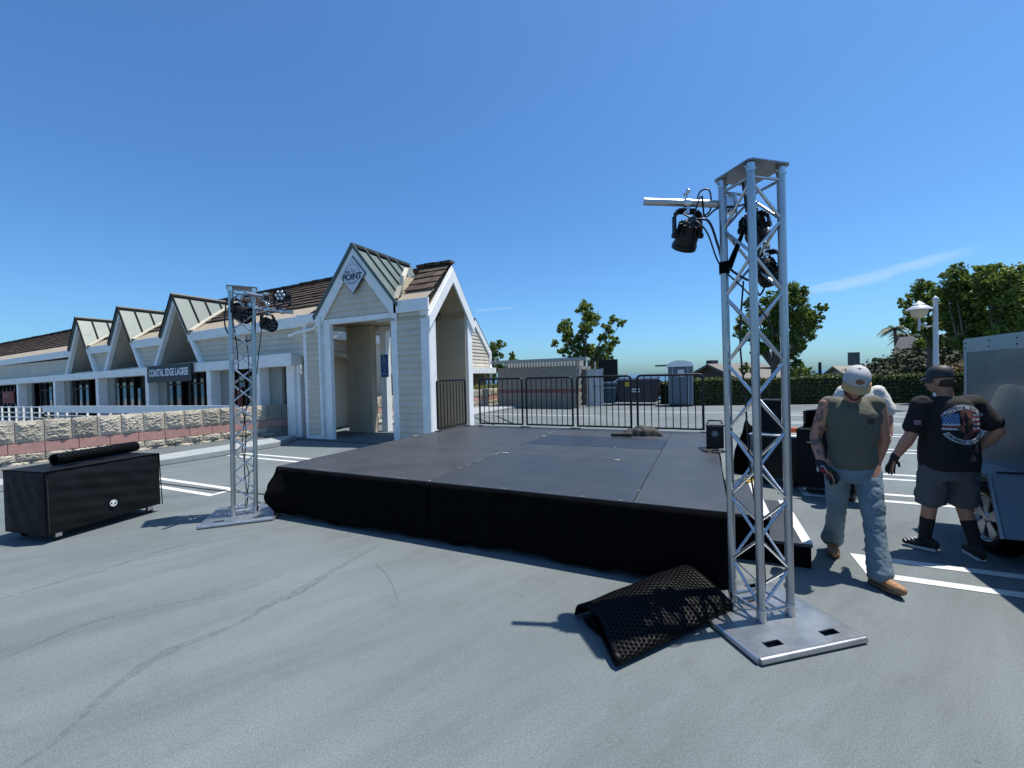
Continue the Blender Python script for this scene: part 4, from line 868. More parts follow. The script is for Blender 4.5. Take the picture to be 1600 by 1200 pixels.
# ------------------------------------------------------------------ covered case with rolled mat
CA = math.radians(9.5); CC = V(-6.46, 1.91, 0)
def case_pt(x, y, z): return CC+rotm(z=CA) @ V(0, 0, 0) + rotm(z=CA) @ V(-y, x, 0) + V(0, 0, z)   # x along the long front, y to the left
CT = thing('covered_case', 'long wheeled equipment case under a padded black nylon cover with a round white emblem', 'case', CC)
nx_, ny_, nzz = 34, 18, 20; m_ = MB()
def padded(face_pts, nu, nv, amp, seed):
    """bulged, wrinkled quad patch from 4 corners"""
    a, b, c, d = face_pts; n = (b-a).cross(d-a).normalized(); vs = []
    for j in range(nv+1):
        for i in range(nu+1):
            s_, t_ = i/nu, j/nv; p = a.lerp(b, s_).lerp(d.lerp(c, s_), t_); e = min(1, min(s_, 1-s_)*9)*min(1, min(t_, 1-t_)*7)
            wr = .006*math.sin(14*s_*(1+t_)+seed+5*t_)*(1-s_*.5)+.004*math.sin(33*t_+9*s_+seed)
            vs.append(p+n*(e*(amp+wr)))
    m_.add(vs, [(j*(nu+1)+i, j*(nu+1)+i+1, (j+1)*(nu+1)+i+1, (j+1)*(nu+1)+i) for j in range(nv) for i in range(nu)], True)
LX, LY, Z0c, Z1c = 1.14, .69, .09, .778
p = lambda x, y, z: case_pt(x, y, z)
padded([p(0,0,Z0c), p(LX,0,Z0c+.01), p(LX,0,Z1c), p(0,0,Z1c)], 40, 24, .016, 1)
padded([p(0,LY,Z0c), p(0,0,Z0c), p(0,0,Z1c), p(0,LY,Z1c)], 24, 24, .012, 3)
padded([p(0,0,Z1c), p(LX,0,Z1c), p(LX,LY,Z1c), p(0,LY,Z1c)], 30, 18, .006, 5)
padded([p(LX,0,Z0c), p(LX,LY,Z0c), p(LX,LY,Z1c), p(LX,0,Z1c)], 20, 20, .012, 6); padded([p(LX,LY,Z0c), p(0,LY,Z0c), p(0,LY,Z1c), p(LX,LY,Z1c)], 20, 20, .012, 7)
m_.add([p(0,0,Z0c+.01), p(LX,0,Z0c+.02), p(LX,LY,Z0c+.02), p(0,LY,Z0c+.01)], [(3, 2, 1, 0)]); m_.build('cover', M['nylon'], CT)
m_ = MB()
for q in ([p(0,-.004,Z1c), p(LX,-.004,Z1c)], [p(-.004,0,Z1c), p(-.004,LY,Z1c)], [p(0,-.006,Z1c), p(.0,-.01,Z0c)], [p(LX,-.004,Z1c), p(LX+.02,-.004,Z0c)]): m_.path(q, .006, n=6)
m_.build('piping', M['cloth_black'], CT)
m_ = MB()
for k in range(46): z = Z0c+.04+k*.0125; m_.box(p(.018, -.018, z), (.008, .006, .006))
m_.build('zip', mat('zip_teeth', (.10, .10, .105), .35, .6), CT)
for x, y in ((.12, .05), (1.04, .06), (.12, .6), (1.04, .6)):
    m_ = MB(); c = p(x, y, .045); m_.lathe([(0, -.016), (.036, -.016), (.043, -.008), (.043, .008), (.036, .016), (0, .016)], c, (1, .2, 0), n=16); m_.build('caster', M['black'], CT); m_ = MB(); m_.box(c+V(0, 0, .04), (.06, .05, .012)); m_.box(c+V(.0, .0, .02), (.05, .052, .04)); m_.build('caster_fork', M['chrome'], CT)
fx_ = rotm(z=CA) @ V(0, 1, 0); ec = p(.60, -.026, .27); m_ = MB(); m_.path([ec+fx_*(.034*math.cos(t))+V(0,0,.034*math.sin(t)) for t in [2*math.pi*i/24 for i in range(24)]], .005, n=5, closed=True)
m_.ell(ec+V(0,0,.010), (.006, .020, .010), rotm(z=CA)); m_.ell(ec+V(0,0,-.012), (.006, .012, .008), rotm(z=CA)); m_.beam(ec+fx_*-.022+V(0,0,-.02), ec+fx_*.024+V(0,0,.016), .004, .008); m_.build('emblem', wh, CT)
# rolled mat lying on it
ra, rb = p(.20, .22, 0), p(1.12, .40, 0); rr_ = .068; Lr = (rb-ra).length; ud = (rb-ra).normalized(); pd = V(-ud.y, ud.x, 0); nsr, ntr = int(Lr/.030), 34
def Fr(s_, t_):
    a = t_/ntr*2*math.pi*2.2; r_ = rr_-.012*(a/(2*math.pi)) ; return ra+ud*(Lr*s_/nsr)+pd*(r_*math.cos(a))+V(0, 0, Z1c+.018+rr_+r_*math.sin(a))
o = hole_sheet(Fr, nsr, ntr).build('rolled_mat', M['blackm']); mod(o, 'SOLIDIFY', thickness=.006); tag(o, 'black perforated rubber mat rolled up on top of the covered case', 'mat')
# ------------------------------------------------------------------ things on the stage
def wrinkled_heap(name, label, pts, h, m_, seed, cat):
    """folded cloth bundle over a plan outline (centre, length, width, angle)"""
    c, Lx, Ly, a = pts; rg = random.Random(seed); n = 46; k = 26; vs = []; R_ = rotm(z=a); ph = [rg.uniform(0, 6) for _ in range(6)]
    for j in range(k+1):
        for i in range(n+1):
            s_, t_ = i/n*2-1, j/k*2-1; e = max(0, 1-abs(s_)**5)*max(0, 1-abs(t_)**4)
            z = h*e**.45*(.72+.18*math.sin(s_*3+ph[0])+.10*math.sin(t_*4+s_*5+ph[1])+.06*math.sin(s_*13+t_*3+ph[2])+.05*math.sin(t_*11+s_*8+ph[3]))
            w_ = 1+.10*math.sin(s_*7+ph[4])+.06*math.sin(s_*15); q = R_ @ V(s_*Lx/2, t_*Ly/2*w_, 0); vs.append((c[0]+q.x, c[1]+q.y, c[2]+.003+max(0, z)))
    b_ = MB(); b_.add(vs, [(j*(n+1)+i, j*(n+1)+i+1, (j+1)*(n+1)+i+1, (j+1)*(n+1)+i) for j in range(k) for i in range(n)], True); o = b_.build(name, m_); return tag(o, label, cat)
hp = gp(1000, 680, SZ_)
olive = mat('olive_canvas', (.030, .030, .025), .75, var=.15, vscale=5, bump=.1)
wrinkled_heap('folded_tarp', 'folded dark olive canvas bundle lying at the back of the stage', ((hp.x+.03, hp.y, SZ_), .66, .28, .30), .16, olive, 4, 'tarp')
tag(MB().cap(gp(957, 679, SZ_+.035), gp(985, 679, SZ_+.045), .03, .035).build('rolled_strap', olive), 'dark rolled strap at the left end of the canvas bundle', 'strap')
bx = gp(1115, 702, SZ_); BXc = V(bx.x+.02, bx.y+.10, SZ_)
BX = thing('speaker_box', 'small black battery speaker with grey handle and round emblem at the stage back right corner', 'speaker', BXc)
m_ = MB(); m_.box(BXc+V(0, 0, .16), (.22, .20, .30)); m_.build('cabinet', M['black'], BX, bevel=.015)
m_ = MB(); m_.box(BXc+V(0, 0, .325), (.235, .215, .035)); m_.build('top_panel', mat('grey_plastic', (.10, .10, .105), .5), BX, bevel=.008)
m_ = MB(); m_.path([BXc+V(-.09, 0, .34), BXc+V(-.08, 0, .385), BXc+V(.08, 0, .385), BXc+V(.09, 0, .34)], .012); m_.build('handle', M['black'], BX)
ccx = BXc+V(0, -.104, .215); m_ = MB(); m_.path([ccx+V(.036*math.cos(t), 0, .036*math.sin(t)) for t in [2*math.pi*i/20 for i in range(20)]], .005, n=5, closed=True); m_.lathe([(.0, -.002), (.02, -.002), (.02, .004)], ccx, (0, 1, 0), n=12); m_.build('emblem', mat('emblem_grey', (.35, .36, .38), .4), BX)
pc = gp(1116, 706, SZ_); pts = []
for k in range(60): a = k*.42; r_ = .06+.07*((k*7) % 10)/10; pts.append((pc.x+r_*1.3*math.cos(a), pc.y+r_*.9*math.sin(a)-.02, SZ_+.008+.02*((k*3) % 7)/7))
cable('coil of black cable lying in front of the small speaker on the stage', pts, .006, sub=3)
yc = gp(1165, 753, .41); pts = [(yc.x+.10*math.cos(k*.9)*(.4+.6*((k*5) % 7)/7)+.02, yc.y+.05*math.sin(k*.9), .42+.02*((k*3) % 5)/5) for k in range(26)]
cable('bunched yellow ratchet strap lying on the upper stage step', pts, .010, mat('yellow_web', (.62, .38, .03), .7), grp=None, sub=3, name='ratchet_strap')
# ------------------------------------------------------------------ equipment behind the right tower
def gear(name, label, c, dims, z0, m_=None, cat='case', wheels=True, lid=None, trim=False, rz=0, group=None):
    root = thing(name, label, cat, (c[0], c[1], 0), group); R_ = rotm(z=rz); cx = V(c[0], c[1], z0+dims[2]/2); b_ = MB(); b_.box(cx, dims, R_); b_.build('body', m_ or M['black'], root, bevel=.012)
    if wheels:
        for sx_ in (-1, 1):
            for sy_ in (-1, 1): q = V(c[0], c[1], .05)+R_ @ V(sx_*(dims[0]/2-.07), sy_*(dims[1]/2-.07), 0); b_ = MB(); b_.lathe([(0, -.018), (.045, -.018), (.05, 0), (.045, .018), (0, .018)], q, (1, 0, 0), n=14); b_.box(q+V(0,0,.045), (.05, .05, .02)); b_.build('caster', M['chrome'] if sx_ < 0 else M['black'], root)
    if lid: b_ = MB(); b_.box(V(c[0], c[1], z0+dims[2]+.012), (dims[0]+.04, dims[1]+.04, .024), R_); b_.build('lid', lid, root, bevel=.005)
    if trim:
        b_ = MB()
        for sx_ in (-1, 1):
            for sy_ in (-1, 1): b_.box(cx+R_ @ V(sx_*(dims[0]/2-.01), sy_*(dims[1]/2-.01), 0), (.03, .03, dims[2]+.01), R_)
        b_.build('edge_trim', M['alu'], root)
    return root
whl = mat('white_shelf', (.6, .62, .62), .5)
gear('road_case', 'black road case on castors with a white lid behind the right truss tower', (.98, 7.35), (.62, .5, .62), .10, lid=whl, rz=-.3, trim=True, group='black equipment cases behind the right tower')
gear('speaker_cabinet', 'black speaker cabinet standing upright on the white lidded road case', (.92, 7.42), (.34, .34, .48), .765, M['nylon'], 'speaker', False, rz=-.3)
o = MB(); o.box(V(1.13, 7.28, .80), (.16, .12, .07), rotm(z=-.3)); tag(o.build('tool_box', mat('orange_plastic', (.42, .07, .015), .5), bevel=.008), 'small orange box on the white lid of the road case', 'box')
g1 = gear('wheeled_bin', 'large black covered case on castors left of the man in the olive shirt', (1.52, 7.0), (.62, .62, .78), .10, M['nylon'], rz=-.35, group='black equipment cases behind the right tower')
ra2, rb2 = V(1.22, 6.86, .99), V(1.62, 7.20, .99); u2 = (rb2-ra2).normalized(); m_ = MB()
for k in range(9): z = .90+.026*k; m_.path([ra2+V(0, 0, z-.99), ra2.lerp(rb2, .5)+V(-.02, .0, z-.99+.012), rb2+V(0, 0, z-.99)], .013, n=6)
m_.box((ra2+rb2)/2+V(.06, .04, .02), (.42, .16, .22), rotm(z=.7)); tag(m_.build('stacked_mat', M['blackm']), 'ribbed black rubber matting piled on the large covered case', 'mat')
m_ = MB(); m_.path([V(1.42, 6.72, .9), V(1.40, 6.7, 1.10), V(1.50, 6.74, 1.18), V(1.62, 6.8, 1.17)], .016); m_.path([V(1.20, 6.6, .72), V(1.35, 6.62, .70), V(1.5, 6.65, .71)], .012); tag(m_.build('cart_handle', M['black']), 'bent black cart handle rising from the large covered case', 'handle')
o = wrinkled_heap('draped_cloth', 'black cloth bundle hanging beside the equipment cases at the stage corner', ((.62, 7.9, .0), .4, .3, .2), .82, M['cloth_black'], 8, 'cloth')
# ------------------------------------------------------------------ block enclosure, bins, toilet
EN = thing('bin_enclosure', 'grey block enclosure with a red band and flat roof slab behind the stage railings', 'enclosure', (-8, 21, 0))
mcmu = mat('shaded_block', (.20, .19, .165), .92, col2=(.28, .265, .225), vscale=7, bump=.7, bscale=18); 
m_ = MB(); ex0, ex1, ey0, ey1 = -10.5, -5.95, 20.75, 23.6
for c in range(11):
    z0 = c*.2; k = 0; x = ex0-(.2 if c % 2 else 0)
    m_.cur = 1 if c == 4 else 0
    while x < ex1: a, b = max(ex0, x)+.004, min(ex1, x+.4)-.004; x += .4; j = rnd.uniform(-.008, .008); m_.box2((a, ey0+j, z0+.004), (b, ey0+.2, z0+.196))
    y = ey0+.2-(.2 if c % 2 else 0)
    while y < ey1: a, b = max(ey0+.2, y)+.004, min(ey1, y+.4)-.004; y += .4; j = rnd.uniform(-.008, .008); (m_.box2((ex1-.2, a, z0+.004), (ex1+j, b, z0+.196)) if not (21.3 < a < 22.9 and c < 10) else None)
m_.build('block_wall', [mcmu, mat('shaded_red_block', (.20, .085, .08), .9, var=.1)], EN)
m_ = MB(); m_.box2((ex0+.03, ey0+.03, 0), (ex1-.03, ey0+.17, 2.19)); m_.box2((ex0, ey1-.2, 0), (ex1, ey1, 2.2)); m_.box2((ex0, ey0+.2, 0), (ex0+.2, ey1-.2, 2.2)); m_.build('wall_core', MS[3], EN)
m_ = MB(); x = ex0+.35
while x < ex1+.2: m_.box2((x, ey0-.02+.15, 2.2), (x+.035, ey0+.2, 2.44)); x += .17
m_.build('upright', mat('grey_upright', (.30, .31, .31), .6), EN)
m_ = MB(); m_.box2((ex0+.2, ey0+.9, 2.2), (ex1+.1, ey0+.91, 2.47)); m_.build('clerestory', mat('white_panel', (.80, .78, .74), .6, trans=.7), EN)  # added translucent sheet, sun shines through it in place of a sunlit inner wall
m_ = MB(); m_.box2((ex0-.3, ey0-.25, 2.45), (ex1+.55, ey0+.55, 2.60)); m_.build('roof_slab', mat('slab_paint', (.30, .33, .33), .7, var=.1), EN)  # slab kept to a front strip so sun reaches the sheet behind
GT = thing('enclosure_gate', 'tall white two leaf sheet metal gate beside the block enclosure', 'gate', (-5.4, 22.4, 0)); mg = mat('gate_white', (.45, .48, .52), .5, var=.05)
for k in range(2):
    MB().box2((-5.72+.42*k, 21.9, .05), (-5.36+.42*k, 21.94, 1.05)).build('leaf', mg, GT); MB().box2((-5.72+.42*k, 21.9, 1.08), (-5.36+.42*k, 21.94, 2.0)).build('leaf', mg, GT)
m_ = MB()
for x in (-5.74, -5.34, -4.9): m_.box2((x-.02, 21.88, 0), (x+.02, 21.95, 2.05))
m_.build('gate_post', M['alu'], GT)
m_ = MB(); m_.tube((-5.95, 20.85, 2.0), (-5.95, 20.85, 2.45), .05); m_.tube((-5.3, 21.9, 2.0), (-5.3, 21.9, 2.4), .04); m_.build('roof_post', M['cream'], EN)
# recycling bin (blue) with open dark lid, dark dumpster
BB = thing('blue_bin', 'dark blue front load bin with its tall black lid standing open', 'bin', (-5.0, 23.2, 0)); mbl = mat('bin_blue', (.015, .045, .085), .5, var=.15, vscale=3)
m_ = MB(); m_.prism([(-5.55, 22.7, .12), (-4.5, 22.7, .12), (-4.35, 22.7, 1.25), (-5.7, 22.7, 1.25)], (0, 1.1, 0)); m_.build('body', mbl, BB, bevel=.03)
m_ = MB(); m_.box2((-5.55, 23.7, 1.25), (-4.45, 23.78, 2.55)); m_.build('lid', M['black'], BB, bevel=.02)
m_ = MB(); m_.box2((-5.7, 22.66, 1.22), (-4.35, 22.72, 1.30)); m_.beam((-4.5, 22.7, 1.25), (-4.1, 22.75, 1.55), .06, .1); m_.box2((-5.6, 22.64, .95), (-4.4, 22.7, 1.0)); m_.build('rim', mat('bin_rim', (.30, .38, .42), .5), BB)
DP = thing('dumpster', 'long dark grey metal dumpster with a yellow sticker behind the railings', 'dumpster', (-3.6, 23.6, 0)); mdk = mat('dumpster_grey', (.035, .038, .045), .55, var=.2, vscale=4)
m_ = MB(); m_.prism([(-4.4, 23.2, .15), (-2.4, 23.2, .15), (-2.2, 23.2, 1.32), (-4.5, 23.2, 1.32)], (0, 1.4, 0)); m_.build('body', mdk, DP, bevel=.02)
m_ = MB()
for x in (-4.15, -3.1, -2.55): m_.box2((x, 23.14, .2), (x+.08, 23.2, 1.28))
m_.box2((-4.55, 23.12, 1.28), (-2.15, 23.22, 1.36)); m_.box2((-4.62, 23.3, .75), (-4.45, 24, .95)); m_.build('rib', mdk, DP)
m_ = MB(); m_.box2((-3.98, 23.12, 1.02), (-3.72, 23.13, 1.26)); m_.build('sticker', mat('sticker_yellow', (.5, .33, .04), .6), DP)
m_ = MB(); m_.box2((-3.62, 23.12, .84), (-3.2, 23.13, .90))
for k in range(5): m_.box2((-3.62+.09*k, 23.12, .70), (-3.56+.09*k, 23.13, .78))
m_.build('stencil_strip', wh, DP); m_ = MB(); m_.prism([(-4.45, 23.25, 1.36), (-2.25, 23.25, 1.36), (-2.25, 24.5, 1.45), (-4.45, 24.5, 1.45)], (0, 0, .03)); m_.build('lid', M['black'], DP)
PT = thing('portable_toilet', 'grey portable toilet with a domed white roof behind the stage', 'portable toilet', (-1.13, 23.0, 0)); mpg = mat('toilet_grey', (.13, .16, .19), .5, var=.06)
m_ = MB(); m_.box2((-1.72, 22.6, .05), (-.56, 23.7, 2.02)); m_.build('body', mpg, PT, bevel=.05)
m_ = MB(); m_.box2((-1.48, 22.55, .15), (-.80, 22.6, 1.98)); m_.build('door', mat('toilet_door', (.10, .13, .17), .5), PT, bevel=.03)
m_ = MB()
for x in (-1.50, -.78): m_.tube((x, 22.55, .1), (x, 22.55, 1.98), .035, n=8)
m_.path([(-1.14+.36*math.cos(t), 22.56, 1.98+.22*math.sin(t)) for t in [math.pi*i/10 for i in range(11)]], .025); m_.build('door_frame', mat('toilet_trim', (.30, .34, .38), .5), PT)
m_ = MB(); n = 12; vs = []
for k in range(n+1): t = math.pi*k/n; vs += [(-1.14-.66*math.cos(t), 22.5, 2.0+.32*math.sin(t)), (-1.14-.66*math.cos(t), 23.8, 2.0+.32*math.sin(t))]
m_.add(vs, [(2*i, 2*i+2, 2*i+3, 2*i+1) for i in range(n)]); m_.add([vs[2*i] for i in range(n+1)], [tuple(range(n+1))]); m_.add([vs[2*i+1] for i in range(n+1)], [tuple(range(n+1))[::-1]]); m_.build('roof', mat('toilet_roof', (.78, .80, .80), .5), PT)
m_ = MB(); m_.box2((-1.25, 22.53, 1.5), (-.95, 22.55, 1.85)); m_.build('notice', whl, PT)
# ------------------------------------------------------------------ trailer
TR = thing('cargo_trailer', 'grey enclosed cargo trailer cut by the right edge of the picture', 'trailer', (3.4, 4.2, 0)); TX = 2.5; TB, TF = 6.03, 1.6; TH = 1.955
mtr = mat('trailer_skin', (.13, .16, .18), .28, .35, var=.05, vscale=1.2, spec=.6, coat=.3); mtt = mat('trailer_trim', (.30, .35, .38), .35, .5, var=.05)
m_ = MB(); m_.box2((TX, TF, .42), (TX+1.9, TB, TH-.02)); m_.build('box_body', mtr, TR, bevel=.01)
m_ = MB(); m_.box2((TX-.006, TF, TH-.13), (TX+.04, TB+.01, TH)); m_.box2((TX-.004, TB-.045, .42), (TX+.01, TB+.008, TH-.13)); m_.box2((TX-.01, TF, .38), (TX+.03, TB+.01, .50)); m_.box2((TX, TF, TH-.02), (TX+1.9, TB+.01, TH+.012))
m_.cur = 1
for k in range(12):
    y = TB-.03-.40*k
    for z in (TH-.035, TH-.09): m_.ell((TX-.009, y, z), (.004, .008, .008), n=8, m=5)
    for z in (.6, .9, 1.2, 1.5): m_.ell((TX-.003, y-.15, z), (.003, .005, .005), n=6, m=4) if 0 < k < 12 and k % 2 == 0 else None
m_.build('trim_rail', [mtt, M['frame']], TR)
fo = [(5.74, .655), (5.52, .70), (4.0, .76), (4.0, .25)]
m_ = MB(); pts_t = [(5.70, .655), (5.44, .675), (5.36, .655), (5.19, .17), (4.0, .14), (4.0, .17)]
m_.prism([(2.20, 5.80, .70), (2.20, 4.95, .71), (TX, 4.95, .71), (TX, 5.80, .70)], (0, 0, .03))
m_.prism([(2.20, 4.95, .74), (2.20, 4.77, .25), (TX, 4.77, .25), (TX, 4.95, .74)], (0, .025, 0)); m_.prism([(2.20, 5.80, .73), (2.20, 6.0, .30), (TX, 6.0, .30), (TX, 5.80, .73)], (0, .025, 0)); m_.path([(2.20, 6.0, .30), (2.20, 5.80, .72), (2.20, 4.97, .73), (2.20, 4.94, .70), (2.20, 4.77, .25)], .018, n=6); m_.build('fender', mat('fender_grey', (.20, .25, .30), .35, .4, var=.05), TR, bevel=.008)
m_ = MB(); m_.tube((2.27, 5.0, .755), (2.46, 4.98, .76), .010, n=8); m_.build('fender_handle', M['black'], TR)
m_ = MB(); m_.box2((TX+.1, TF, .25), (TX+1.8, TB-.05, .42)); m_.build('chassis', M['black'], TR)
for wy in (5.17,):
    Wn = bpy.data.objects.new('wheel', None); COL.objects.link(Wn); Wn.parent = TR; Wn.location = V(2.36, wy, .32)-TR.location; c = V(2.36, wy, .315)
    m_ = MB(); m_.lathe([(.19, -.09), (.24, -.10), (.295, -.095), (.315, -.06), (.315, .06), (.295, .095), (.24, .10), (.19, .09)], c, (1, 0, 0), n=40, caps=False); m_.build('tyre', M['blackm'], Wn)
    m_ = MB(); m_.lathe([(.212, -.098), (.195, -.090), (.185, -.04)], c, (1, 0, 0), n=40, caps=False); m_.lathe([(.0, -.085), (.05, -.085), (.055, -.05)], c, (1, 0, 0), n=20)
    for k in range(5): a = 2*math.pi*k/5+.3; m_.prism([c+V(-.07, .04*math.cos(a+1.57+s3*1.57) if False else 0, 0)+V(0, math.cos(a+t)*r3, math.sin(a+t)*r3) for r3, t in ((.04, -.6), (.20, -.33), (.20, .33), (.04, .6))], (-.014, 0, 0))
    m_.build('rim', mat('alloy_rim', (.45, .47, .48), .3, .7), Wn); m_ = MB(); m_.lathe([(.19, .0), (0, .0)], c, (1, 0, 0), n=24); m_.build('drum', M['black'], Wn)
m_ = MB(); m_.box2((TX+.05, TB, .05), (TX+1.8, TB+.02, .12)); 
tc_ = V(TX-.006, 5.97, 1.02)
text('CARGO', .10, mat('trailer_lettering', (.5, .55, .58), .5), TR, (TX-.008, 5.80, 1.0), (0, -1, 0), (0, 0, 1))
# ------------------------------------------------------------------ lamp post and far poles
lp = V(8.21, 21.8, 0); LPt = thing('street_lamp', 'white post top street lamp with a bell shaped cream globe on a bracket', 'street lamp', lp); mlp = mat('lamp_white', (.50, .52, .55), .5)
zt2 = z_on(lp, 468); m_ = MB(); m_.tube(lp, lp+V(0,0,zt2), .10, .07, n=14); m_.lathe([(.10, 0), (.10, .05), (.05, .1), (0, .16)], lp+V(0,0,zt2), n=14); m_.build('pole', mlp, LPt)
lc = py(1437, 487, 21.7); m_ = MB(); m_.path([V(lp.x, lp.y, lc.z-.55), V((lp.x+lc.x)/2, lp.y, lc.z-.62), V(lc.x, lp.y-.05, lc.z-.45)], .03); m_.tube(V(lc.x, lp.y-.05, lc.z-.75), V(lc.x, lp.y-.05, lc.z-.2), .04); m_.build('bracket', mlp, LPt)
lc = V(lc.x, lp.y-.05, lc.z); m_ = MB(); m_.lathe([(.08, -.25), (.22, -.18), (.27, -.02), (.27, .08)], lc, n=18); m_.build('globe', mat('cream_globe', (.62, .50, .33), .35), LPt)
m_ = MB(); m_.lathe([(.40, .07), (.38, .12), (.24, .22), (.15, .32), (.06, .40), (0, .44)], lc, n=18); m_.build('shade', mlp, LPt); m_ = MB(); m_.lathe([(.245, .21), (.20, .27)], lc, n=18); m_.build('band', M['frame'], LPt)
def pole(label, p, top, r=.07, head=None, name='pole', cat='pole'):
    base = V(p.x, p.y, tz(p.x, p.y)-.5); root = thing(name, label, cat, base); MB().tube(base, V(p.x, p.y, top), r, r*.8, n=8).build('post', M['frame'], root)
    if head: m_ = MB(); head(m_, V(p.x, p.y, top)); m_.build('head', (mat('pole_grey', (.15, .16, .15), .7)), root)
    return root
q = far(1281, 566, 40); pole('thin dark wooden pole against the sea beyond the hedge', q, q.z, .13, name='utility_pole')
q = far(1047, 571, 60); pole('distant twin headed lamp mast above the portable toilet', q, q.z, .10, lambda m_, c: (m_.box(c+V(-1.1, 0, 0), (1.6, .5, .22)), m_.box(c+V(1.1, 0, 0), (1.6, .5, .22)), m_.box(c, (1.2, .1, .1))), name='lamp_mast', cat='lamp mast')
q = far(1334, 562, 30); pole('square grey sign board on a pole above the cap of the man in olive', q, q.z-.4, .06, lambda m_, c: (m_.box(c+V(0, 0, .45), (.62, .06, .72), rotm(z=.4)), m_.ell(c+V(0,0,-.25), (.42, .42, .2))), name='road_sign', cat='sign')
q = far(1411, 573, 34); root = pole('yellow diamond road sign on the scrubby slope at right', q, q.z, .03, name='warning_sign', cat='sign'); MB().box(V(q.x, q.y-.05, q.z), (.42, .03, .42), rotm(z=.5) @ rotm(y=math.pi/4)).build('board', mat('sign_yellow', (.42, .24, .03), .6), root)
# distant houses
def house(label, c, wd, dp, zeave, zr, rz, wm, rm, chim=True):
    root = thing('house', label, 'house', (c.x, c.y, zeave-3)); R_ = rotm(z=rz); C_ = V(c.x, c.y, 0); f = lambda x, y, z: C_+R_ @ V(x, y, 0)+V(0, 0, z)
    m_ = MB(); m_.prism([f(-wd/2, -dp/2, zeave-4), f(wd/2, -dp/2, zeave-4), f(wd/2, dp/2, zeave-4), f(-wd/2, dp/2, zeave-4)], (0, 0, 4)); m_.prism([f(-wd/2, -dp/2, zeave), f(-wd/2, dp/2, zeave), f(-wd/2, 0, zr-.1)], R_ @ V(wd, 0, 0)); m_.build('wall', wm, root)
    m_ = MB(); o_ = .5
    for sg in (-1, 1): m_.prism([f(-wd/2-o_, 0, zr), f(-wd/2-o_, sg*(dp/2+o_), zeave-.15), f(-wd/2-o_, sg*(dp/2+o_), zeave-.35), f(-wd/2-o_, 0, zr-.2)], R_ @ V(wd+2*o_, 0, 0))
    m_.build('roof', rm, root)
    if chim: m_ = MB(); m_.box(f(-wd*.3, dp*.12, zr+.05), (.9, .6, .6), R_); m_.build('chimney', M['frame'], root)
    m_ = MB()
    for x in (-wd*.3, 0, wd*.3): m_.box(f(x, -dp/2-.02, zeave-1.4), (1.2, .05, 1.1), R_)
    m_.build('window', M['glass'], root); return root
q = far(1150, 568, 45); house('brown hip roofed house beyond the hedge left of the right truss tower', V(q.x, q.y, 0), 7, 8, .6, q.z, .9, mat('brown_house', (.10, .085, .07), .8), mat('brown_shingle', (.16, .145, .125), .85, var=.1))
q = far(1372, 570, 70); house('low beige roofed house beyond the hedge right of the cap of the man in olive', V(q.x, q.y, 0), 9, 6, .9, q.z, .2, mat('beige_house', (.25, .22, .18), .8), mat('beige_shingle', (.24, .21, .17), .85, var=.1), False)
q = far(1438, 532, 46); house('dark blue grey house on the slope behind the street lamp', V(q.x+.9, q.y, 0), 3.2, 4, q.z-.9, q.z+.4, -.5, mat('dark_house', (.03, .035, .045), .7), mat('dark_shingle', (.04, .045, .05), .8), False)
# ------------------------------------------------------------------ foliage
def leaf_cloud(name, clumps, dens, size, m_, seed, parent=None, squash=.9, shell=.45):
    """clumps: (centre, radius). many small folded leaves spread through each clump"""
    rg = np.random.default_rng(seed); C_ = []; 
    for c, r_ in clumps:
        n = int(dens*r_**2.3)+12; u = rg.normal(size=(n, 3)); u /= np.linalg.norm(u, axis=1)[:, None]
        rr = r_*(shell+(1-shell)*rg.random((n, 1)))*(1+.22*np.sin(u[:, :1]*5+c[0]*3)+.15*np.sin(u[:, 2:]*7+c[2]*5))
        C_.append(np.array(c)+u*rr*np.array([1, 1, squash]))
    P_ = np.vstack(C_); n = len(P_); off = np.array(wloc(parent)) if parent is not None else 0
    a = rg.normal(size=(n, 3)); a /= np.linalg.norm(a, axis=1)[:, None]; b = np.cross(a, rg.normal(size=(n, 3))); b /= np.linalg.norm(b, axis=1)[:, None]; c_ = np.cross(a, b)
    s_ = size*(.6+.8*rg.random((n, 1)))
    v0 = P_-a*s_*.5; v1 = P_+b*s_*.36+c_*s_*.12; v2 = P_+a*s_*.5; v3 = P_-b*s_*.36+c_*s_*.12
    vs = np.stack([v0, v1, v2, v3], 1).reshape(-1, 3)-off
    me = bpy.data.meshes.new(name); me.vertices.add(4*n); me.vertices.foreach_set('co', vs.astype(np.float32).ravel()); me.loops.add(4*n); me.loops.foreach_set('vertex_index', np.arange(4*n, dtype=np.int32))
    me.polygons.add(n); me.polygons.foreach_set('loop_start', np.arange(0, 4*n, 4, dtype=np.int32)); me.polygons.foreach_set('loop_total', np.full(n, 4, dtype=np.int32)); me.update(); me.materials.append(m_); me.validate()
    o = bpy.data.objects.new(name, me); COL.objects.link(o)
    if parent is not None: o.parent = parent
    return o
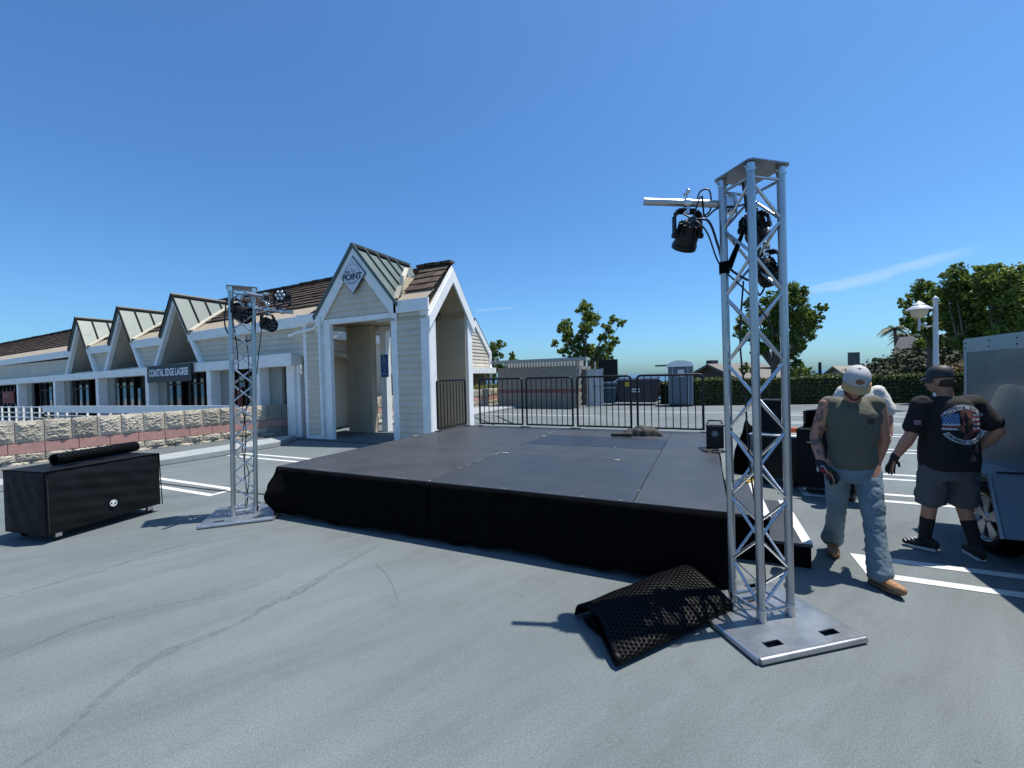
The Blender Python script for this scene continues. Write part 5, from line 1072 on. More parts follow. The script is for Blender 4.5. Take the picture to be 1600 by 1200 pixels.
def tree(label, D, trunk_px, clumps_px, m_, seed, dens=900, size=.2, group='trees beyond the hedge', stems=1, depth=.7):
    rg = random.Random(seed); b = far(trunk_px, 600, D); gz = tz(b.x, b.y)-.2; root = thing('tree', label, 'tree', (b.x, b.y, gz), group); cl = []
    for x, y, r_ in clumps_px:
        R_ = r_*D/CF*1.08; c = far(x, y, D+rg.uniform(-depth, depth)); cl.append((c, R_*.78))
        for k in range(8): an = rg.uniform(0, 6.28); q_ = rg.uniform(.55, .95); cl.append((c+V(math.cos(an)*R_*q_, rg.uniform(-.7, .7)*R_, math.sin(an)*R_*q_), R_*rg.uniform(.20, .36)))
    top = max(c.z for c, r_ in cl); m2 = MB(); fork = gz+(top-gz)*.38; bp = V(b.x, b.y, gz)
    fk = V(b.x+.05, b.y, fork); m2.path([bp, bp.lerp(fk, .5)+V(.04, 0, 0), fk], .1, n=10, radii=[.17, .14, .12])
    m2.build('trunk', M['bark'], root); m2 = MB()
    for c, r_ in cl:
        if r_ < .26: continue
        mid = fk.lerp(c, .5)+V(rg.uniform(-.15, .15), 0, -.12); m2.path([fk+V(0, 0, -.25), mid, c], .05, n=6, radii=[.075, .045, .015])
    m2.build('limbs', M['bark'], root); leaf_cloud('crown', cl, dens*2.6, size*.60, m_, seed, root, shell=.15); return root
tree('slender many lobed tree rising behind the block enclosure roof', 29.5, 913, [(913, 480, 13), (922, 496, 15), (914, 512, 14), (906, 530, 12), (918, 548, 13), (884, 505, 9), (876, 513, 8), (888, 520, 10), (893, 534, 12), (866, 536, 6), (882, 548, 9), (900, 560, 12), (930, 560, 11), (925, 575, 11), (950, 512, 9), (958, 500, 7), (971, 504, 7), (944, 527, 9), (953, 543, 10), (938, 545, 8), (960, 533, 7), (948, 560, 10), (905, 545, 10)], M['leaf'], 11, 1500, .21)
tree('broad dense green tree behind the hedge seen through the right truss tower', 27, 1207, [(1235, 452, 15), (1245, 470, 17), (1222, 468, 14), (1205, 472, 13), (1190, 490, 15), (1210, 500, 18), (1235, 500, 20), (1255, 495, 13), (1172, 475, 8), (1166, 500, 13), (1160, 520, 10), (1178, 520, 15), (1205, 530, 17), (1232, 528, 16), (1256, 520, 13), (1272, 495, 9), (1283, 482, 6), (1268, 510, 10), (1240, 548, 12), (1215, 555, 12), (1185, 545, 10), (1250, 540, 9), (1240, 570, 8), (1165, 575, 8)], M['leaf2'], 12, 1700, .19)
tree('small green tree at the right edge of the far shop wing', 31, 768, [(770, 545, 11), (780, 540, 9), (768, 560, 11), (778, 575, 11), (768, 590, 11), (784, 555, 5), (775, 605, 9)], M['leaf2'], 13, 1500, .2)
tree('tip of a small pointed tree peeking over the block enclosure roof', 33, 800, [(801, 556, 6), (797, 566, 8), (806, 568, 8), (800, 577, 8)], M['leaf'], 14, 1500, .2)
tree('leafy tree on the right slope with its branches round the street lamp', 30, 1452, [(1438, 448, 9), (1432, 462, 9), (1413, 474, 7), (1422, 488, 8), (1450, 466, 9), (1420, 502, 8), (1432, 510, 8), (1446, 520, 9), (1460, 500, 10), (1470, 480, 10), (1440, 535, 7), (1462, 535, 8)], M['leaf'], 15, 1500, .2)
tree('tall spreading tree at right behind the trailer', 28, 1510, [(1500, 425, 9), (1490, 440, 12), (1508, 445, 13), (1480, 460, 13), (1500, 465, 15), (1520, 455, 11), (1515, 480, 14), (1490, 488, 14), (1530, 500, 13), (1505, 505, 14), (1480, 510, 11), (1525, 525, 13), (1500, 535, 10)], M['leaf2'], 16, 1600, .2)
tree('bright green tree at the right edge of the picture above the trailer', 27, 1560, [(1545, 432, 13), (1560, 440, 14), (1578, 432, 13), (1598, 440, 13), (1550, 462, 15), (1572, 465, 16), (1595, 470, 15), (1560, 490, 15), (1585, 495, 15), (1545, 510, 13), (1575, 520, 14), (1600, 510, 14), (1615, 450, 14), (1540, 445, 10)], M['leaf'], 17, 1600, .2)
tree('low dark round tree behind the hedge right of the truss tower', 40, 1250, [(1238, 580, 8), (1250, 578, 9), (1262, 582, 8), (1245, 588, 8), (1256, 590, 7), (1272, 588, 5)], M['leaf2'], 18, 900, .22)
def palm(label, x, y, D, seed):
    rg = random.Random(seed); c = far(x, y, D); root = thing('palm_tree', label, 'palm tree', (c.x, c.y, tz(c.x, c.y)-1), 'distant palm trees'); MB().path([V(c.x, c.y, tz(c.x, c.y)-1), V(c.x+.1, c.y, c.z-2), c], .2, n=8, radii=[.22, .16, .13]).build('trunk', M['bark'], root)
    m2 = MB()
    for k in range(22):
        a = k*2.4; el = rg.uniform(-.5, 1.1); Ld = rg.uniform(1.1, 1.6); h = V(math.cos(a), math.sin(a), 0); pts = [c+h*(Ld*t*math.cos(el*(1-t)))+V(0, 0, Ld*(t*math.sin(el)-.75*t*t)) for t in (0, .25, .5, .75, 1)]
        sd_ = V(-h.y, h.x, 0)
        for i in range(4):
            for j in range(5):
                t = (i+j/5)/4; p0 = pts[i].lerp(pts[i+1], j/5); ln = .40*math.sin(math.pi*min(1, t*.85+.15))
                for sg in (-1, 1): q = p0+sd_*sg*ln+V(0, 0, -ln*.75)+h*ln*.3; m2.add([p0, p0+h*.10, q], [(0, 1, 2)])
    m2.build('crown', mat('palm_frond', (.11, .12, .06), .6, island=.3, trans=.15), root)
palm('distant palm with grey green fronds left of the street lamp', 1398, 513, 60, 3); palm('second distant palm just right of the first and partly hidden by the slope tree', 1414, 524, 63, 5)
# hedge along the lot edge
def hedge(label, a, b, h, wd, seed, dens=1400):
    a = V(*a, 0); b = V(*b, 0); u = (b-a).normalized(); n = V(-u.y, u.x, 0); Lh = (b-a).length; root = thing('hedge', label, 'hedge', (a+b)/2); m2 = MB(); m2.prism([a+n*.06, b+n*.06, b+n*(wd-.06), a+n*(wd-.06)], (0, 0, h-.12)); m2.build('twig_core', M['hedgecore'], root)
    rg = np.random.default_rng(seed); cl = []
    for i in range(int(Lh/.16)):
        s_ = i*.16; k = 0
        for z in np.arange(.08, h-.05, .17): cl.append((a+u*(s_+rg.uniform(-.08, .08))+n*rg.uniform(.0, .1)+V(0, 0, z), .10))
        for w2 in np.arange(0, wd, .17): cl.append((a+u*(s_+rg.uniform(-.08, .08))+n*w2+V(0, 0, h-.10+rg.uniform(-.05, .05)+.05*math.sin(s_*1.3)), .11))
    leaf_cloud('foliage', cl, dens, .07, M['hedge'], seed, root, shell=.1); return root
hedge('long clipped dark green hedge along the far edge of the parking deck', (-.45, 23.2), (13.2, 27.0), 1.38, .9, 21)
hedge('short lower hedge between the dumpster and the portable toilet', (-2.25, 24.2), (-.9, 24.2), 1.25, .7, 22)
cl = []; rg2 = random.Random(5)
for k in range(700):
    x = rg2.uniform(9, 34); y = rg2.uniform(28.5, 50); z = tz(x, y); cl.append((V(x, y, z+.15), rg2.uniform(.3, .75)))
o = leaf_cloud('hillside_scrub', cl, 260, .2, M['scrub'], 31, shell=.2); o['kind'] = 'stuff'; tag(o, 'dry grey green scrub covering the slope behind the hedge', 'scrub')
cl = []
for k in range(60): p0 = far(rg2.uniform(1470, 1600), rg2.uniform(572, 584), rg2.uniform(28.5, 30)); cl.append((p0, rg2.uniform(.15, .3)))
o = leaf_cloud('flowering_ground_cover', cl, 700, .10, mat('orange_bloom', (.26, .10, .02), .7, col2=(.09, .11, .025), vscale=2.2, island=.4), 33, shell=.2); o['kind'] = 'stuff'; tag(o, 'orange and green flowering ground cover above the hedge at right', 'ground cover')
cl = []
for k in range(60): y = rg2.uniform(18.0, 23.4); cl.append((V(-11.55+rg2.uniform(-.1, .1), y, 1.10+rg2.uniform(0, .12)), rg2.uniform(.08, .16)))
o = leaf_cloud('planter_shrubs', cl, 900, .09, mat('yellow_green_leaf', (.20, .22, .04), .6, island=.4, trans=.2), 34, shell=.1); o['kind'] = 'stuff'; tag(o, 'yellow green planting along the top of the far block wall', 'plants')
cl = []
for k in range(500):
    a = rg2.uniform(-1.2, 1.3); d = rg2.uniform(50, 200); x, y = d*math.sin(a), 5+d*math.cos(a); cl.append((V(x, y, tz(x, y)+.4), rg2.uniform(.8, 2.2)))
o = leaf_cloud('far_brush', cl, 22, .7, M['scrub'], 35, shell=.2); o['kind'] = 'stuff'; tag(o, 'brush covering the land that falls away toward the sea', 'brush')
# ------------------------------------------------------------------ people
def fleshy(mb, name, m_, root, voxel=.009, smooth=4, disp=0, dscale=.12, fac=.5, hard=False):
    o = mb.build(name, m_, root, smooth=True); r_ = o.modifiers.new('remesh', 'REMESH'); r_.mode = 'VOXEL'; r_.voxel_size = voxel; r_.use_smooth_shade = True
    if smooth: mod(o, 'SMOOTH', factor=fac, iterations=smooth)
    if disp:
        for k, (dd, ds) in enumerate(((disp, dscale), (disp*.5, dscale*.42))):
            tx = bpy.data.textures.new(name+'_folds', 'CLOUDS'); tx.noise_scale = ds; tx.noise_depth = 1; tx.noise_type = 'HARD_NOISE' if hard else 'SOFT_NOISE'; d = o.modifiers.new('folds', 'DISPLACE'); d.texture = tx; d.strength = dd; d.mid_level = .10 if hard else .5; d.texture_coords = 'LOCAL'
    return o
def hand(mb, wrist, tip, side, spread=1.0, r=1.0, curl=.35):
    """palm plus four fingers and a thumb; side = direction the thumb points"""
    wrist = Vector(wrist); tip = Vector(tip); d = (tip-wrist).normalized(); s_ = Vector(side); s_ = (s_-d*s_.dot(d)).normalized(); n = d.cross(s_); Lp = .085
    for k in range(-3, 4): mb.cap(wrist+s_*.004*k, wrist+d*Lp+s_*(.0105*k), .015*r, .0125*r, n=8)
    for k in range(4):
        o_ = (1.5-k)*.0215*spread; Lf = (.070, .078, .073, .058)[k]; b0 = wrist+d*(Lp-.005)+s_*o_; d1 = (d+s_*(1.5-k)*.06*spread+n*curl*.6).normalized(); b1_ = b0+d1*Lf*.5; d2 = (d+n*curl*1.6+s_*(1.5-k)*.03).normalized(); b2_ = b1_+d2*Lf*.35; d3 = (d*.8+n*curl*2.4).normalized(); b3_ = b2_+d3*Lf*.28
        mb.cap(b0, b1_, .0105*r, .0095*r, n=8); mb.cap(b1_, b2_, .0095*r, .0088*r, n=8); mb.cap(b2_, b3_, .0088*r, .0072*r, n=8)
    t0 = wrist+d*.022+s_*.022; t1 = t0+(d*.55+s_*.75+n*.25).normalized()*.042; t2 = t1+(d*.85+s_*.35+n*.3).normalized()*.034; mb.cap(t0, t1, .014*r, .0115*r, n=8); mb.cap(t1, t2, .0115*r, .009*r, n=8)
def limb(mb, pts, rr, n=16):
    for i in range(len(pts)-1): mb.cap(pts[i], pts[i+1], rr[i], rr[i+1], n=n)
def head(mb, c, R_, bald=True):
    """head centre c, R_ columns: right, forward, up"""
    f = lambda x, y, z: Vector(c)+R_ @ V(x, y, z)
    mb.ell(f(0, -.012, .028), (.074, .092, .088), R_, n=20, m=14); mb.ell(f(0, .012, -.035), (.058, .070, .066), R_, n=18, m=12); mb.ell(f(0, .045, -.082), (.032, .028, .024), R_, n=14, m=10)
    mb.ell(f(0, .082, -.018), (.013, .020, .030), R_, n=12, m=8); mb.ell(f(0, .096, -.034), (.016, .013, .011), R_, n=10, m=8)
    mb.ell(f(0, .072, .020), (.055, .014, .012), R_, n=14, m=8)
    for sg in (-1, 1): mb.ell(f(sg*.036, .062, -.028), (.022, .020, .018), R_, n=10, m=8); mb.ell(f(sg*.077, -.008, -.008), (.010, .020, .032), R_, n=12, m=8); mb.ell(f(sg*.028, .076, -.001), (.012, .008, .008), R_, n=8, m=6)
    mb.ell(f(0, .082, -.062), (.024, .010, .006), R_, n=10, m=6); mb.ell(f(0, .080, -.072), (.020, .010, .007), R_, n=10, m=6)
def cap_hat(root, c, R_, mcrown, mbrim, back=False, tilt=0, scale=1.0, names=('cap_crown', 'cap_brim')):
    f = lambda x, y, z: Vector(c)+R_ @ V(x*scale, y*scale, z*scale); m2 = MB(); n = 28; vs = []; k = 9
    for i in range(k+1):
        t = i/k*math.pi/2; r_ = math.cos(t)**.75; z = .102*math.sin(t)
        for j in range(n): a = 2*math.pi*j/n; fr = 1+.03*math.cos(a-math.pi/2)*(1-t); vs.append(f(.086*r_*math.cos(a)*fr, -.010+.104*r_*math.sin(a)*fr, .018+z))
    vs2 = [f(.088*math.cos(2*math.pi*j/n), -.010+.106*math.sin(2*math.pi*j/n), .000) for j in range(n)]
    m2.add(vs2+vs, [(i*n+j, i*n+(j+1) % n, (i+1)*n+(j+1) % n, (i+1)*n+j) for i in range(k+1) for j in range(n)], True)
    m2.ell(f(0, -.01, .121), (.010, .010, .005), R_, n=8, m=5); o = m2.build(names[0], mcrown, root); mod(o, 'SOLIDIFY', thickness=.003)
    m2 = MB(); vs = []; n = 16; sg = -1 if back else 1
    for j in range(6):
        for i in range(n+1):
            a = math.radians(18+144*i/n); rr = 1+.52*(j/5)*math.sin(a)**.75; x = .088*math.cos(a)*(1+.02*j); y = -.010+.104*math.sin(a)*rr; vs.append(f(x, sg*y-(0 if not back else .02), .012-.10*(x/.09)**2*.30*(j/5)-.030*(j/5)))
    m2.add(vs, [(j*(n+1)+i, j*(n+1)+i+1, (j+1)*(n+1)+i+1, (j+1)*(n+1)+i) for j in range(5) for i in range(n)], True); o = m2.build(names[1], mbrim, root); mod(o, 'SOLIDIFY', thickness=.004); return f
def shoe(root, m_, msole, ankle, toe_dir, name='shoe', high=.10, pitch=0.0, L_=.29, heel_lift=0.0):
    """ankle point above the heel; toe_dir on plan"""
    d = Vector(toe_dir).normalized(); s_ = V(-d.y, d.x, 0); a = Vector(ankle); g = a.z-.10; mb_ = MB(); f = lambda t, w_, z: V(a.x, a.y, g)+d*(t-.07)+s_*w_+V(0, 0, z+math.tan(pitch)*(t)+heel_lift*max(0, (.2-t)/.2))
    for t, wd, h in ((.0, .036, .07), (.05, .038, .085), (.10, .040, .075), (.15, .045, .055), (.20, .047, .042), (.25, .040, .034), (.285, .028, .028)):
        mb_.ell(f(t*L_/.29, 0, h*.5+.022), (wd, wd, h*.5+.016), n=14, m=8)
    mb_.cap(f(.045, 0, .06), f(.05, 0, high+.04), .046, .050); o = fleshy(mb_, name, m_, root, .008, 3)
    mb_ = MB(); pr_ = [(0, .030), (.05, .040), (.12, .040), (.19, .051), (.25, .044), (.295, .024), (.303, 0)]; top_ = [f(t*L_/.29-.012, w_, .0) for t, w_ in pr_]+[f(t*L_/.29-.012, -w_, .0) for t, w_ in pr_[-2::-1]]
    mb_.prism(top_, (0, 0, .024)); mb_.build('sole', msole, root, bevel=.004)
mj = mat('faded_denim', (.17, .235, .27), .85, col2=(.10, .15, .19), vscale=5, bump=.3, bscale=90); mtee = mat('olive_shirt', (.10, .10, .074), .9, var=.08, vscale=6, bump=.15, bscale=120)
mtan = mat('tan_boot_leather', (.36, .19, .085), .6, col2=(.25, .13, .06), vscale=9, bump=.25); msole = mat('boot_sole', (.12, .08, .05), .8)
mglove = mat('black_glove', (.010, .010, .013), .7, bump=.3); mredg = mat('glove_red', (.22, .012, .03), .6); mgrey = mat('glove_grey', (.35, .35, .36), .6)
# --- man in olive sleeveless shirt, walking toward the camera, looking down
p1 = thing('person', 'man in olive sleeveless shirt, pale jeans, tan boots and black gloves walking with head down', 'person', (0, 0, 0))
Rh = rotm(x=rad(-38), y=rad(-4))
hc = V(0, .135, 1.555)
j1 = dict(sr=V(.165, .01, 1.385), er=V(.245, -.03, 1.10), wr=V(.215, .10, .885), tr=V(.10, .17, .745), sl=V(-.165, .0, 1.385), el=V(-.215, -.05, 1.11), wl=V(-.20, -.17, .89), tl=V(-.17, -.19, .72),
          hr=V(.095, 0, .88), kr=V(.085, -.12, .47), ar=V(.07, -.40, .115), hl=V(-.095, 0, .88), kl=V(-.105, .13, .47), al=V(-.115, .24, .105))
def body(root, j, hc, Rh, m_, hands=True, neck=None, bulk=1.0, arms=1.0):
    b_ = MB(); b_.loft([((0, 0, .80), .13*bulk, .10*bulk), ((0, 0, .90), .165*bulk, .115*bulk), ((0, .0, 1.02), .15*bulk, .11*bulk), ((0, .01, 1.15), .165*bulk, .115*bulk), ((0, .01, 1.27), .175*bulk, .12*bulk), ((0, .01, 1.36), .13*bulk, .09*bulk), ((0, .02, 1.40), .07, .06)])
    nk = neck or V(0, .03, 1.40); b_.cap(nk, hc+Rh @ V(0, -.03, -.06), .062, .055); b_.cap(j['sr']-V(.06, 0, 0), j['sr'], .050, .060*arms); b_.cap(j['sl']+V(.06, 0, 0), j['sl'], .050, .060*arms)
    for s_, e, wr_, t in (('sr', 'er', 'wr', 'tr'), ('sl', 'el', 'wl', 'tl')):
        limb(b_, [j[s_], j[s_].lerp(j[e], .5), j[e], j[e].lerp(j[wr_], .3), j[wr_]], [.058*arms, .052*arms, .041*arms, .044*arms, .028]); 
        hand(b_, j[wr_], j[t], V(0, 1, .2) if s_ == 'sr' else V(0, 1, .2), r=.9)
    for h_, k_, a_ in (('hr', 'kr', 'ar'), ('hl', 'kl', 'al')): limb(b_, [j[h_], j[h_].lerp(j[k_], .5), j[k_], j[k_].lerp(j[a_], .35), j[a_]], [.088, .074, .056, .054, .036])
    head(b_, hc, Rh); return fleshy(b_, 'body', m_, root, .0075, 3)
body(p1, j1, hc, Rh, M['tattoo'], bulk=.80)
b_ = MB(); b_.loft([((0, .0, .865), .160, .128), ((0, 0, .92), .166, .132), ((0, .005, 1.05), .158, .130), ((0, .012, 1.2), .172, .134), ((0, .012, 1.32), .176, .126), ((0, .0, 1.385), .150, .10), ((0, .015, 1.425), .085, .07)])
for sg in (-1, 1): b_.cap((sg*.07, .0, 1.365), (sg*.148, .0, 1.385), .076, .070); b_.cap((sg*.145, .0, 1.26), (sg*.15, 0, 1.36), .05, .055)
fleshy(b_, 'sleeveless_shirt', mtee, p1, .0085, 4, .013, .15, hard=True)
b_ = MB(); b_.loft([((0, -.0, .76), .15, .115), ((0, 0, .84), .163, .125), ((0, 0, .91), .156, .118)])
for h_, k_, a_, f1_ in (('hr', 'kr', 'ar', 1), ('hl', 'kl', 'al', 1)):
    h2, k2, a2 = j1[h_], j1[k_], j1[a_]; limb(b_, [h2+V(0, 0, -.04), h2.lerp(k2, .5), k2, k2.lerp(a2, .5), a2+V(0, 0, .01)], [.092, .082, .064, .066, .078])
fleshy(b_, 'jeans', mj, p1, .0085, 4, .017, .13, hard=True)
shoe(p1, mtan, msole, j1['al'], (-.45, .80, 0), 'boot', .06, pitch=.10, L_=.25); shoe(p1, mtan, msole, j1['ar']+V(0, 0, -.005), (.12, 1, 0), 'boot', .08, heel_lift=.03, L_=.26)
b_ = MB(); hand(b_, j1['wr']+V(0, 0, -.005), j1['tr'], V(-.6, .8, 0), spread=1.55, r=1.45, curl=.30); b_.cap(j1['wr']+(j1['wr']-j1['tr'])*.12, j1['wr'], .036, .036); fleshy(b_, 'glove', mglove, p1, .0055, 2)
dd_ = (j1['tr']-j1['wr']).normalized(); b_ = MB()
for k in range(3): b_.ell(j1['wr']+dd_*.085+V(.035-.025*k, .028, .005-.01*k), (.009, .008, .012), n=8, m=6)
b_.ell(j1['wr']+dd_*.045+V(.028, .020, 0), (.018, .010, .020), n=8, m=6); b_.build('glove_pad', mredg, p1); b_ = MB(); b_.ell(j1['wr']+V(.03, .0, -.03), (.012, .02, .026)); b_.ell(j1['wr']+V(.0, .034, .0), (.022, .008, .007)); b_.build('glove_strap', mgrey, p1)
b_ = MB(); hand(b_, j1['wl'], j1['tl'], V(.3, 1, 0), spread=1.2, r=1.25); fleshy(b_, 'glove', mglove, p1, .0055, 2)
f_ = cap_hat(p1, hc+Rh @ V(0, 0, .035), Rh, mat('grey_cap', (.42, .42, .42), .85, var=.05, bump=.2), mat('tan_cap_brim', (.50, .30, .13), .8, var=.08))
b_ = MB(); b_.ell(f_(0, .088, .062), (.028, .006, .022), Rh @ rotm(x=rad(25)), n=18); b_.build('cap_patch', mat('cap_patch', (.10, .05, .035), .8, col2=(.30, .16, .07), vscale=60), p1)
b_ = MB(); fb = lambda x, y, z: hc+Rh @ V(x, y, z); b_.ell(fb(0, .052, -.085), (.042, .034, .032), Rh)
for sg in (-1, 1): b_.ell(fb(sg*.05, .022, -.062), (.018, .038, .034), Rh)
fleshy(b_, 'beard', mat('brown_beard', (.09, .045, .025), .9, bump=.5), p1, .007, 2)
b_ = MB(); b_.ell(fb(0, -.035, -.01), (.079, .078, .065), Rh); fleshy(b_, 'hair', mat('brown_hair', (.05, .03, .018), .8, bump=.6), p1, .008, 1)
b_ = MB(); cpt = V(-.105, .140, 1.27); b_.path([cpt+V(.030*math.cos(t), .004*0, .030*math.sin(t)) for t in [2*math.pi*i/18 for i in range(18)]], .004, n=5, closed=True); b_.ell(cpt, (.016, .004, .018)); o = b_.build('chest_print', mat('print_dark', (.02, .02, .018), .8), p1)
sh_ = [c for c in p1.children if c.name.startswith('sleeveless_shirt')][0]; sw = o.modifiers.new('wrap', 'SHRINKWRAP'); sw.target = sh_; sw.wrap_method = 'NEAREST_SURFACEPOINT'; sw.wrap_mode = 'ABOVE_SURFACE'; sw.offset = .002
pose(p1, (1.09, 4.28, .0), math.atan2(-(-.02), -.97) if False else rad(180-3)+0)
# --- man in black printed t-shirt seen from behind
p2 = thing('person', 'man seen from behind in black printed t-shirt, grey shorts and black cap beside the trailer', 'person', (0, 0, 0)); Rh2 = rotm(x=rad(-3), z=rad(38)); hc2 = V(-.045, .03, 1.60)
j2 = dict(sr=V(.205, 0, 1.395), er=V(.315, -.08, 1.15), wr=V(.235, .05, .94), tr=V(.18, .14, .84), sl=V(-.205, 0, 1.395), el=V(-.29, .01, 1.10), wl=V(-.37, .10, .865), tl=V(-.40, .16, .69), hr=V(.11, 0, .86), kr=V(.135, .04, .46), ar=V(.165, -.06, .105), hl=V(-.11, 0, .86), kl=V(-.12, .04, .46), al=V(-.13, .10, .105))
body(p2, j2, hc2, Rh2, M['skin'], bulk=1.18, arms=1.15)
mblk = mat('black_tshirt', (.0085, .0085, .009), .9, bump=.2, bscale=120); b_ = MB()
b_.loft([((0, .0, .80), .215, .165), ((0, .0, .88), .222, .170), ((0, 0, 1.02), .212, .160), ((0, 0, 1.18), .218, .150), ((0, 0, 1.32), .212, .138), ((0, 0, 1.41), .165, .11), ((0, .01, 1.455), .09, .075)])
for s_, e in (('sr', 'er'), ('sl', 'el')): limb(b_, [j2[s_]+V(-.06 if s_ == 'sr' else .06, 0, -.01), j2[s_], j2[s_].lerp(j2[e], .72)], [.080, .073, .076])
ts = fleshy(b_, 't_shirt', mblk, p2, .009, 4, .012, .16, hard=True)
b_ = MB(); b_.loft([((0, 0, .70), .20, .15), ((0, 0, .78), .205, .155), ((0, 0, .86), .20, .15)])
for h_, k_ in (('hr', 'kr'), ('hl', 'kl')): limb(b_, [j2[h_]+V(0, 0, -.04), j2[h_].lerp(j2[k_], .5), j2[k_]+V(0, 0, .06)], [.110, .112, .108]); b_.loft([((j2[k_].x*.97, j2[k_].y*.97, .455), .108, .105), ((j2[k_].x*.9, j2[k_].y*.9, .56), .108, .105)])
fleshy(b_, 'shorts', mat('charcoal_shorts', (.075, .078, .088), .85, var=.06), p2, .011, 3, .022, .09)
for a_, k_ in (('ar', 'kr'), ('al', 'kl')): b_ = MB(); limb(b_, [j2[a_]+V(0, 0, -.02), j2[a_].lerp(j2[k_], .30), j2[a_].lerp(j2[k_], .58)], [.045, .050, .056]); fleshy(b_, 'sock', mblk, p2, .008, 2)
msn = mat('black_canvas', (.012, .012, .013), .8); mws = mat('white_sole', (.55, .54, .52), .6)
shoe(p2, msn, mws, j2['al'], (-.62, .62, 0), 'sneaker', .05, pitch=0, L_=.205); shoe(p2, msn, mws, j2['ar']+V(0,0,.0), (.2, .9, 0), 'sneaker', .05, L_=.24)
b_ = MB(); c = j2['al']+V(-.05, .03, 0)
for k in range(4): b_.box(c+V(-.022*k, .010*k, -.008-.012*k), (.008, .05, .006), rotm(z=-.3))
b_.build('lace', mws, p2)
b_ = MB(); hand(b_, j2['wl'], j2['tl'], V(1, .3, 0), spread=1.25, r=1.2, curl=.25); b_.cap(j2['wl']+V(.008, -.01, .035), j2['wl'], .036, .035); fleshy(b_, 'glove', mglove, p2, .0055, 2)
b_ = MB(); hand(b_, j2['wr'], j2['tr'], V(-.3, 1, 0), spread=1.1, r=1.2, curl=.6); b_.cap(j2['wr']+V(.01, -.01, .035), j2['wr'], .036, .035); fleshy(b_, 'glove', mglove, p2, .0055, 2)
mbc = mat('black_cap', (.018, .018, .020), .6, bump=.2); cap_hat(p2, hc2+Rh2 @ V(0, 0, .030), Rh2, mbc, mbc, scale=.96)
b_ = MB(); b_.ell(hc2+Rh2 @ V(0, -.04, -.015), (.080, .072, .055), Rh2); fleshy(b_, 'hair', MATS['brown_hair'], p2, .008, 1)
# shirt back print, wrapped on the cloth
PR = bpy.data.objects.new('back_print', None); COL.objects.link(PR); PR.parent = p2
pcx, pcz, yb_ = .03, 1.215, -.26
def wrapm(o, off=.003):
    sw = o.modifiers.new('wrap', 'SHRINKWRAP'); sw.target = ts; sw.wrap_method = 'PROJECT'; sw.use_project_y = True; sw.use_positive_direction = True; sw.use_negative_direction = False; sw.offset = off; sw.project_limit = .3; return o
def bandgrid(a0, a1, r0, r1, n=26, m_=3, cz=0, sx_=1.0, sz_=1.0):
    b_ = MB(); vs = [(pcx+sx_*(r0+(r1-r0)*j/m_)*math.cos(a0+(a1-a0)*i/n), yb_, pcz+cz+sz_*(r0+(r1-r0)*j/m_)*math.sin(a0+(a1-a0)*i/n)) for j in range(m_+1) for i in range(n+1)]; b_.add(vs, [(j*(n+1)+i, j*(n+1)+i+1, (j+1)*(n+1)+i+1, (j+1)*(n+1)+i) for j in range(m_) for i in range(n)]); return b_
def rectgrid(x0, x1, z0, z1, n=8, m_=6, wob=0):
    b_ = MB(); vs = [(x0+(x1-x0)*i/n+wob*math.sin(j*2), yb_, z0+(z1-z0)*j/m_+wob*math.sin(i*1.7)) for j in range(m_+1) for i in range(n+1)]; b_.add(vs, [(j*(n+1)+i, j*(n+1)+i+1, (j+1)*(n+1)+i+1, (j+1)*(n+1)+i) for j in range(m_) for i in range(n)]); return b_
mpw = mat('print_white', (.42, .46, .50), .8); mpb = mat('print_blue', (.03, .13, .34), .8); mpr = mat('print_red', (.20, .03, .03), .8); mpn = mat('print_brown', (.22, .09, .06), .8, col2=(.07, .02, .02), vscale=35); mpk = mat('print_black', (.01, .01, .012), .8)
PI = math.pi
wrapm(bandgrid(rad(28), rad(152), .150, .190, cz=-.015).build('banner', mpw, PR)); wrapm(bandgrid(rad(212), rad(328), .150, .190, cz=.015).build('banner', mpw, PR))
wrapm(rectgrid(pcx-.16, pcx-.05, .01+pcz, pcz+.10).build('star_field', mpb, PR))
b_ = MB()
for r_ in range(5):
    for c_ in range(5): x, z = pcx-.148+.021*c_+(.010 if r_ % 2 else 0), pcz+.018+.017*r_; b_.add([(x+.006*math.cos(PI/2+2*PI*k/5*2), yb_, z+.006*math.sin(PI/2+2*PI*k/5*2)) for k in range(5)], [(0, 1, 2), (0, 2, 3), (0, 3, 4)])
wrapm(b_.build('star', mpw, PR), .006)
for k in range(4): wrapm(rectgrid(pcx+.04, pcx+.165-.01*k, pcz+.075-.040*k, pcz+.093-.040*k, 8, 1).build('flag_stripe', mpw, PR)); wrapm(rectgrid(pcx+.04, pcx+.165-.01*k, pcz+.055-.040*k, pcz+.074-.040*k, 8, 1).build('flag_stripe', mpr, PR))
wrapm(rectgrid(pcx-.16, pcx-.05, pcz-.010, pcz+.008, 6, 1).build('flag_stripe', mpw, PR)); wrapm(rectgrid(pcx-.165, pcx-.04, pcz-.048, pcz-.030, 6, 1).build('flag_stripe', mpw, PR)); wrapm(rectgrid(pcx-.165, pcx-.04, pcz-.030, pcz-.012, 6, 1).build('flag_stripe', mpr, PR))
